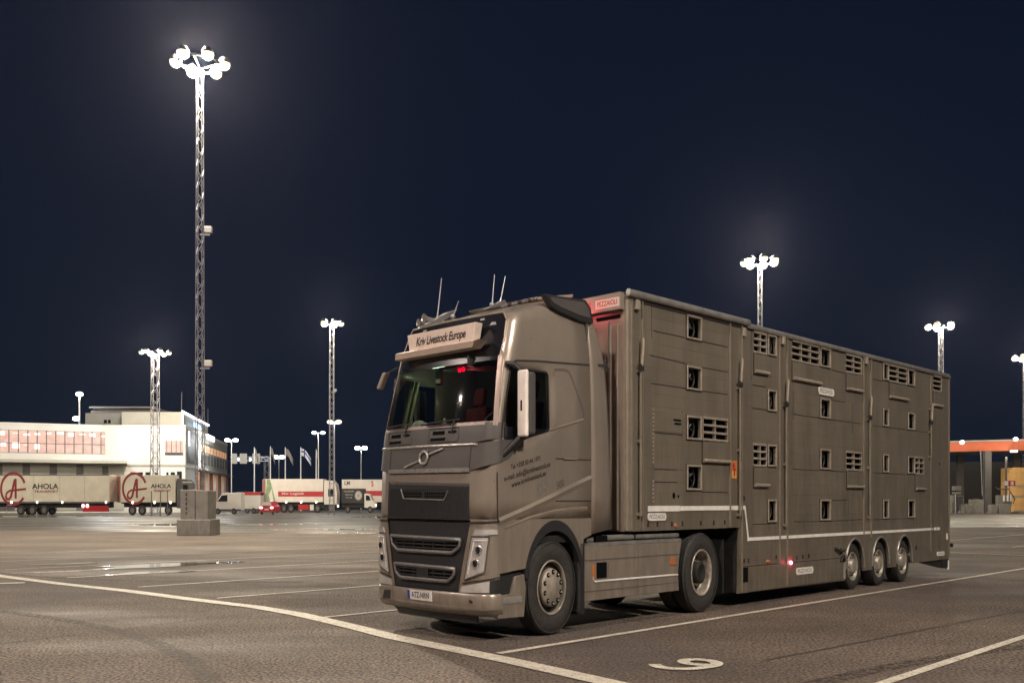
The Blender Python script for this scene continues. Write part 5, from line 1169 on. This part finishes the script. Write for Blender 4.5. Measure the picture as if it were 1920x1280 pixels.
for x in (1.8, 2.9, 4.0): small_wheel(t3, x, .1, .5)
mb = MB(); mb.box(.5, L3, .4, 1.9, .8, 1.3); mb.build('chassis', 'under', t3); mb = MB(); mb.box(5.2, 6.9, .0, .3, .35, 1.0); mb.build('pallet_box', 'redr', t3); mb = MB(); mb.box(7.1, 7.7, -.1, .2, .3, 1.0); mb.build('tool_box', 'white', t3)
for x in (.9, 3.3, 5.7, 8.1): mb = MB(); mb.ball((x, -.05, 1.28), .13, 5); mb.build('side_lamp', LW, t3)
X1 = bx(607, Y); t3b = thing('tractor_unit', 'white lorry cab at the front end of the red striped trailer', 'lorry', (X1, Y, 0), 0)
mb = MB(); mb.prism([(.05, 1.0), (2.1, 1.0), (2.15, 2.3), (1.9, 3.5), (1.4, 3.95), (.05, 4.0)], 0, 2.5); cb = mb.build('cab', 'tarpw', t3b, bevel=.06)
mb = MB(); mb.box(.7, 1.55, -.02, 0, 2.0, 2.9); mb.build('door_window', 'glassd', cb); mb = MB(); mb.box(-.8, 0, .2, 2.3, .5, 1.0).box(0, 2.1, .2, 2.3, .35, 1.0); mb.build('chassis', 'under', t3b)
small_wheel(t3b, 1.2, .0, .5); small_wheel(t3b, -1.0, .0, .5); mb = MB(); mb.box(2.14, 2.3, .2, .6, .7, .95); mb.build('headlight', LW, t3b)
# white trailer with red band behind the dark box lorry
Y = 156; X0 = bx(641, Y); L4 = 12.5
t4 = thing('semi_trailer', 'white semi trailer with red band, half hidden behind the dark box lorry', 'trailer', (X0, Y, 0), 0)
mb = MB(); mb.box(0, L4, 0, 2.5, 1.3, 4.2); mb.build('body', 'tarpw', t4, bevel=.04); mb = MB(); mb.box(3.6, L4, -.02, 0, 2.1, 2.75); mb.build('red_stripe', 'red', t4)
lettering(t4, '5', 5.1, 3.65, .4, .7, 'red'); lettering(t4, 'LM', .9, 3.75, .9, .5, 'inkg')
for x in (7, 8.2, 9.4): small_wheel(t4, x, .1, .5)
mb = MB(); mb.box(.5, L4, .4, 1.9, .8, 1.3); mb.build('chassis', 'under', t4)
# dark box lorry
Y = 147; X0 = bx(640, Y)
t5 = thing('box_lorry', 'small box lorry with dark box, round white emblem and white cab', 'lorry', (X0, Y, 0), 0)
mb = MB(); mb.box(0, bx(682, Y)-X0, 0, 2.3, 1.15, 2.95); bxo = mb.build('cargo_box', mat('black_box_paint', (.03, .03, .032), .5, 0, .2, 2), t5, bevel=.04)
cxx = bx(672, Y)-X0; mb = MB(); mb.lathe([(.58, -.02), (.001, -.022)], (cxx, 0, 2.1), 'y', 24); mb.build('emblem', 'bgrey', bxo); mb = MB(); mb.lathe([(.36, -.03), (.28, -.03)], (cxx, 0, 2.1), 'y', 24); mb.build('emblem_ring', 'white', bxo)
lettering(t5, 'TRANSPORT', 1.2, 2.6, 1.7, .2, 'bgrey'); lettering(t5, 'SERVICE', 1.2, 2.2, 1.2, .16, 'bgrey'); lettering(t5, 'OY AB', 1.2, 1.85, 1.0, .16, 'bgrey')
x = bx(683, Y)-X0; mb = MB(); mb.prism([(x, .6), (x+1.7, .6), (x+1.75, 1.2), (x+1.2, 1.55), (x+.85, 2.3), (x, 2.35)], .05, 2.1); cb = mb.build('cab', 'white', t5, bevel=.05)
mb = MB(); mb.prism([(x+.25, 1.5), (x+1.0, 1.5), (x+.75, 2.1), (x+.25, 2.15)], .02, .06); mb.build('door_window', 'glassd', cb); mb = MB(); mb.box(x+1.72, x+1.85, .1, .5, .8, 1.05); mb.build('headlight', LW, cb)
small_wheel(t5, x+.9, .0, .4); small_wheel(t5, 1.0, .0, .4); mb = MB(); mb.box(0, x, .2, 2, .6, 1.15); mb.build('chassis', 'under', t5)
# vans beside the mast base
def van(X, Y, L, label, band=None, m='white'):
    t = thing('van', label, 'van', (X, Y, 0), 0, 'white vans beside the terminal entrance')
    mb = MB(); mb.prism([(0, .45), (.0, 1.05), (.75, 1.35), (1.45, 2.2), (1.9, 2.35), (L, 2.35), (L, .45)], 0, 1.9); b = mb.build('body', m, t, bevel=.06)
    mb = MB(); mb.prism([(.9, 1.38), (1.5, 2.05), (2.3, 2.1), (2.3, 1.38)], -.02, .01); mb.build('door_window', 'glassd', b)
    mb = MB(); mb.box(.0, .12, -.02, .3, .75, .95); mb.build('headlight', 'lamp', b)
    mb = MB(); mb.box(0, L, -.02, .02, .42, .55); mb.build('sill', 'plastic', b)
    if band: mb = MB(); mb.box(L*.45, L, -.02, 1.92, 2.1, 2.45); mb.build('roof_band', band, b)
    small_wheel(t, .95, -.02, .34); small_wheel(t, L-1.0, -.02, .34); return t
van(bx(396, 132), 132, 4.2, 'white van nearest the mast base, nose to the left'); van(bx(426, 137), 137, 4.9, 'white van with a red roof band beside the nose of the striped trailer', 'red')
van(bx(452, 143), 143, 3.4, 'grey white van half hidden behind the van with the red roof band', None, 'bgrey')
# small red car with bright lamps
X, Y = bx(486, 126), 126
t = thing('car', 'small red car with bright pinkish lights in front of the striped trailer', 'car', (X, Y, 0), 0)
mb = MB(); mb.prism([(0, .3), (0, .85), (.25, .95), (.5, 1.4), (1.5, 1.4), (1.8, .95), (2.0, .85), (2.0, .3)], 0, 3.6); cb = mb.build('body', 'red', t, bevel=.08)
mb = MB(); mb.add([(.32, -.01, .98), (1.7, -.01, .98), (1.48, .01, 1.35), (.52, .01, 1.35)], [(0,1,2,3)]); mb.build('rear_window', 'white', cb, solid=.02)
for x in (.25, 1.7): mb = MB(); mb.ball((x, -.02, .75), .2, 5, 1.2, .3, .6); mb.build('tail_light', mat('pink_tail_light', (1, .5, .5), .4, emit=(1, .35, .4), es=6), cb)
mb = MB(); mb.box(.7, 1.3, -.03, 0, .5, .65); mb.build('number_plate', 'plate', cb)
for x in (.15, 1.65):
    tw = MB(); tw.lathe([(.18, 0), (.30, .02), (.32, .1), (.30, .18), (.18, .2)], (x, .4, .32), 'x', 16); tw.build('wheel', 'tyre', t)
# pallet racks and fence behind the vans
t = thing('fence', 'pale mesh fence running behind the vans', 'fence', (bx(446, 150), 150, 0), 0)
for k in range(9): mb = MB(); mb.tube([(k*.6, 0, 0), (k*.6, 0, 2.6)], .045, 4); mb.build('fence_post', 'galv', t)
mb = MB()
for k in range(9): mb.tube([(0, 0, .3+k*.28), (4.8, 0, .3+k*.28)], .025, 4)
for k in range(24): mb.tube([(k*.2, 0, .2), (k*.2, 0, 2.55)], .018, 4)
mb.build('mesh_panel', 'galv', t)
# flagpoles
def flagpole(px, py, Y, label, cols, sag=1.0):
    h = hz(py, Y); t = thing('flagpole', label, 'flagpole', (bx(px, Y), Y, 0), 0, 'flagpoles beyond the parked trailers')
    mb = MB(); mb.tube([(0, 0, 0), (0, 0, h)], .16, 8, .08); mb.build('pole', 'white', t)
    rows_ = []
    for i in range(9):
        u = i/8; rows_.append([(.1+u*1.5*sag, .25*sin(u*7), h-.2-v*1.05-u*u*1.5) for v in (0, .25, .5, .75, 1)])
    mb = MB(); mb.grid(rows_); fl = mb.build('flag', cols[0], t, solid=.02)
    if len(cols) > 1:
        mb = MB(); mb.grid([[(x, y-.03, z+.03*0) for (x, y, z) in r[1:3]] for r in rows_]); mb.build('flag_cross', cols[1], fl, solid=.01)
        mb = MB(); mb.grid([[(x, y-.03, z) for (x, y, z) in r] for r in rows_[2:4]]); mb.build('flag_cross', cols[1], fl, solid=.01)
flagpole(477, 838, 176, 'flagpole standing behind the gantry signs', ['flagr'], .4); flagpole(507, 836, 176, 'flagpole at the right end of the gantry', ['flagr'], .5); flagpole(535, 838, 176, 'flagpole with a dull drooping flag right of the gantry', ['flagr'], .9)
flagpole(564, 838, 176, 'flagpole flying a white flag with a blue cross', ['flagw', 'flagb'], 1.2); flagpole(593, 842, 176, 'flagpole directly beside the lamp post with two separate lamps', ['flagr'], .3)
# gantry with sign boxes
Y = 181; t = thing('sign_gantry', 'steel lattice gantry carrying three grey sign boxes right of the terminal', 'gantry', (bx(432, Y), Y, 0), 0)
w = bx(505, Y)-bx(432, Y); zt, zb = hz(856, Y), hz(864, Y); mb = MB()
for y in (0, .8):
    for z in (zt, zb): mb.tube([(0, y, z), (w, y, z)], .07, 4)
    for k in range(12): xa, xb = w*k/12, w*(k+1)/12; mb.tube([(xa, y, zb if k % 2 else zt), (xb, y, zt if k % 2 else zb)], .05, 4)
mb.build('truss_beam', 'galv', t)
mb = MB(); cw = .9
for a, b in ((0, 0), (cw, 0), (0, .8), (cw, .8)): mb.tube([(w-1+a, b, 0), (w-1+a, b, zt)], .07, 4)
for k in range(9):
    z0_, z1_ = zt*k/9, zt*(k+1)/9; mb.tube([(w-1 if k % 2 else w-1+cw, 0, z0_), (w-1+cw if k % 2 else w-1, 0, z1_)], .05, 4)
mb.build('truss_column', 'galvd', t)
for px, wd in ((440, 10), (457, 13), (481, 14)):
    xa = bx(px-wd/2, Y)-bx(432, Y); xb = bx(px+wd/2, Y)-bx(432, Y); mb = MB(); mb.box(xa, xb, -.35, -.05, hz(869, Y), hz(850, Y)); so = mb.build('sign_box', 'bgrey', t, bevel=.05)
for px in (448, 470): mb = MB(); mb.ball((bx(px, Y)-bx(432, Y), -.3, hz(861, Y)), .22, 5); mb.build('gantry_lamp', 'strip', t)

# ================================================================ canopy on the right
Y = 140
def can_y(x): return 146-(x-66)*.45
cn = thing('canopy', 'flat roofed canopy with a bright orange fascia behind the trailer rear', 'canopy', (0, 0, 0))
xa, xb = 62.0, 96.0; z1_, z0_ = 8.45, 7.35
mb = MB(); mb.prismz([(xa, can_y(xa)), (xb, can_y(xb)), (xb, can_y(xb)+14), (xa, can_y(xa)+14)], z0_, z1_); mb.build('fascia', 'orangef', cn)
mb = MB(); mb.prismz([(xa-.1, can_y(xa)-.1), (xb, can_y(xb)-.1), (xb, can_y(xb)+14), (xa-.1, can_y(xa)+14)], z1_, z1_+.18); mb.build('roof_edge', 'bgrey', cn)
mb = MB(); mb.prismz([(xa, can_y(xa)+.1), (xb, can_y(xb)+.1), (xb, can_y(xb)+14), (xa, can_y(xa)+14)], z0_-.05, z0_-.01); mb.build('soffit', 'bdark', cn)
for px, Yc in ((1851, 142), (1905, 150), (1800, 155)):
    mb = MB(); X = bx(px, Yc); mb.box(X-.5, X+.5, Yc-.4, Yc+.4, 0, z0_-.05); mb.build('column', 'bdark', cn, bevel=.05)
mb = MB(); mb.tube([(bx(1842, 141), 141, 2.0), (bx(1838.5, 141), 141, z0_-.05)], .07, 6); mb.build('downpipe', 'galv', cn)
mb = MB(); mb.box(bx(1898, 139), bx(1908, 139), 139, 139.6, 7.05, 7.25); mb.build('soffit_lamp', 'strip', cn)
for px, py in ((1803, 829), (1903, 823)):
    Yc = can_y(bx(px, 140)); mb = MB(); mb.ball((bx(px, 138), 137.8, hz(py, 138)), .3, 6, 1, .8, .7); mb.build('roof_floodlight', 'strip', cn); 
M['hotw'] = mat('roof_flood_lens', (1, 1, 1), .4, emit=(1, .97, .85), es=25)
for o in cn.children:
    if o.name.startswith('roof_floodlight'): o.data.materials[0] = M['hotw']
back = thing('boundary_wall', 'long dark wall under the orange canopy', 'wall', (0, 0, 0)); mb = MB(); mb.box(60, 110, 172, 172.5, 0, 7); mb.build('wall_panel', 'under', back)
def block(px0, px1, py, Yc, d, label, m='concrete'):
    t = thing('concrete_block', label, 'concrete block', (bx((px0+px1)/2, Yc), Yc, 0), 0, 'concrete blocks under the canopy')
    w = (bx(px1, Yc)-bx(px0, Yc))/2; mb = MB(); mb.box(-w, w, 0, d, 0, hz(py, Yc)); mb.build('block', m, t, bevel=.05)
    mb = MB(); mb.tube([(-w*.4, d/2, hz(py, Yc)), (-w*.3, d/2, hz(py, Yc)+.08), (w*.3, d/2, hz(py, Yc)+.08), (w*.4, d/2, hz(py, Yc))], .04, 5); mb.build('lifting_loop', 'galvd', t)
block(1823, 1845, 936, 139, 1.2, 'tall pale concrete block left of the canopy column'); block(1810, 1823, 945, 139, 1.4, 'low pale concrete block beside the taller one')
block(1858, 1871, 946, 137, 1.0, 'small pale concrete block right of the canopy column'); block(1874, 1896, 945, 137, 1.0, 'wide pale concrete block before the pump equipment'); block(1776, 1789, 928, 137, 1.0, 'concrete block partly behind the trailer rear edge')
def frame_rack(px, Yc, label):
    t = thing('barrier_machine', label, 'machine', (bx(px, Yc), Yc, 0), 0); mb = MB(); mb.box(-.9, .3, 0, .5, 2.6, 3.1).box(-.9, .3, 0, .5, 2.2, 2.45); mb.build('display_head', 'bmid', t, bevel=.04)
    mb = MB(); mb.tube([(-.6, 0, 0), (-.6, 0, 2.2)], .1, 5).tube([(-.6, 0, 2.0), (.6, 0, 2.0), (.6, 0, .9)], .07, 5).tube([(0, 0, .1), (.1, 0, .9), (.7, 0, .9), (.8, 0, .1)], .06, 5); mb.build('frame', 'galv', t); mb = MB(); mb.box(-.85, -.35, -.05, .4, .1, 1.3); mb.build('cabinet', 'bdark', t, bevel=.04)
frame_rack(1799, 136, 'ticket machine with a white tubular frame next to the trailer rear')
t = thing('fuel_pump', 'pump equipment with white tanks and a hose arm under the canopy', 'pump', (bx(1886, 138), 138, 0), 0)
mb = MB(); mb.box(-1.1, 1.0, .2, .9, .9, 2.1); mb.build('pump_body', 'bmid', t, bevel=.05)
for x in (-.2, .35, .8): mb = MB(); mb.tube([(x, .1, 1.4), (x, .1, 2.1)], .16, 8); mb.build('tank', 'white', t)
mb = MB(); mb.tube([(-1.3, .3, 3.0), (-1.0, .3, 2.8), (.6, .3, 2.8), (1.2, .3, 2.0)], .08, 5).tube([(1.2, .3, 2.1), (1.5, .3, 1.6), (1.2, .3, 1.2)], .1, 5); mb.build('hose_arm', 'galvd', t)
mb = MB(); mb.box(.1, .35, .3, .5, 2.1, 6.5); mb.build('pump_mast', 'bdark', t)
t = thing('sign', 'small red and white sign mounted beside the lit booth', 'sign', (bx(1893, 137), 137, 0), 0)
mb = MB(); mb.box(-.75, .85, 0, .12, 3.15, 3.75); mb.build('sign_panel', 'redr', t); mb = MB(); mb.box(-.75, -.2, -.03, 0, 3.2, 3.7).box(.15, .6, -.03, 0, 3.25, 3.65); mb.build('sign_field', 'flagw', t); mb = MB(); mb.tube([(.05, .1, 0), (.05, .1, 3.2)], .06, 5); mb.build('post', 'galvd', t)
t = thing('booth', 'ochre lit service booth at the right edge under the canopy', 'booth', (bx(1902, 143), 143, 0), 0)
mb = MB(); mb.box(0, 6, 0, 4, 0, 5.4); mb.build('wall', 'booth', t, bevel=.05); mb = MB(); mb.box(-.05, 6, -.05, 0, 3.1, 3.35).box(-.05, 6, -.05, 0, 1.9, 2.1).box(-.1, 6, -.6, 0, 0, .35); mb.build('trim', 'bgrey', t); mb = MB(); mb.box(1.6, 2.6, -.06, 0, .4, 3.0); mb.build('door', 'bdark', t)
mb = MB(); mb.box(bx(1780, 139), bx(1935, 139), 0, 7, 0, .16); kb = mb.build('pavement', 'concrete', None, loc=(0, 139.5, 0)); tag(kb, kind='structure')
l = bpy.data.lights.new('canopy_lamp', 'POINT'); l.energy = 350; l.color = (1, .85, .6); o = bpy.data.objects.new('canopy_lamp', l); C.objects.link(o); o.parent = cn; o.location = (74, 138, 6.8*K)

# ================================================================ thin haze added for halos round the lamps
def haze(dens):
    m = bpy.data.materials.new('halo_haze'); m.use_nodes = True; n = m.node_tree; n.nodes.clear()
    o = n.nodes.new('ShaderNodeOutputMaterial'); v = n.nodes.new('ShaderNodeVolumePrincipled')
    v.inputs['Color'].default_value = (.66, .70, 1, 1); v.inputs['Density'].default_value = dens; v.inputs['Anisotropy'].default_value = .8
    n.links.new(v.outputs[0], o.inputs['Volume'])
    mb = MB(); mb.box(-420, 520, -120, 620, -1, 34); tag(mb.build('haze', m), kind='stuff')
haze(.00006)

# pieces that stand apart become parts of their own
def islands(o):
    me = o.data; n = len(me.vertices); par = list(range(n))
    def find(i):
        while par[i] != i: par[i] = par[par[i]]; i = par[i]
        return i
    for p in me.polygons:
        a = find(p.vertices[0])
        for v in p.vertices[1:]: par[find(v)] = a
    g = {}
    for p in me.polygons: g.setdefault(find(p.vertices[0]), []).append(p)
    if len(g) < 2 or len(g) > 60: return
    groups = list(g.values())
    for k, ps in enumerate(groups):
        ids = sorted({v for p in ps for v in p.vertices}); ix = {v: i for i, v in enumerate(ids)}
        nm = bpy.data.meshes.new(o.name); nm.from_pydata([tuple(me.vertices[v].co) for v in ids], [], [tuple(ix[v] for v in p.vertices) for p in ps])
        nm.polygons.foreach_set('use_smooth', [p.use_smooth for p in ps]); nm.materials.append(me.materials[0]); nm.update()
        if k == 0: keep = nm
        else:
            c = o.copy(); c.data = nm; C.objects.link(c)
    o.data = keep
SPLIT = ('front_cheek', 'panel_joint', 'panel_edge', 'wheel_arch_trim', 'nut_hole', 'bolt_heads', 'grille_slot', 'air_pipe', 'cabinet_slots', 'scuttle_vent', 'dash_shelf', 'overhead_shelf', 'interior_lamp', 'side_lamp', 'vent_slot', 'roof_latch', 'panel_seam', 'roof_rail', 'roof_rivets', 'louvre_divider')
for o in [o for o in C.objects if o.type == 'MESH' and o.name.split('.')[0] in SPLIT and (o.parent is truck or o.parent is trl or o.name.split('.')[0] in ('nut_hole', 'louvre_divider'))]: islands(o)
for o in C.objects:
    if o.name.startswith('bolt_heads'): o.name = 'bolt_head'
    if o.name.startswith('roof_rivets'): o.name = 'roof_rivet'
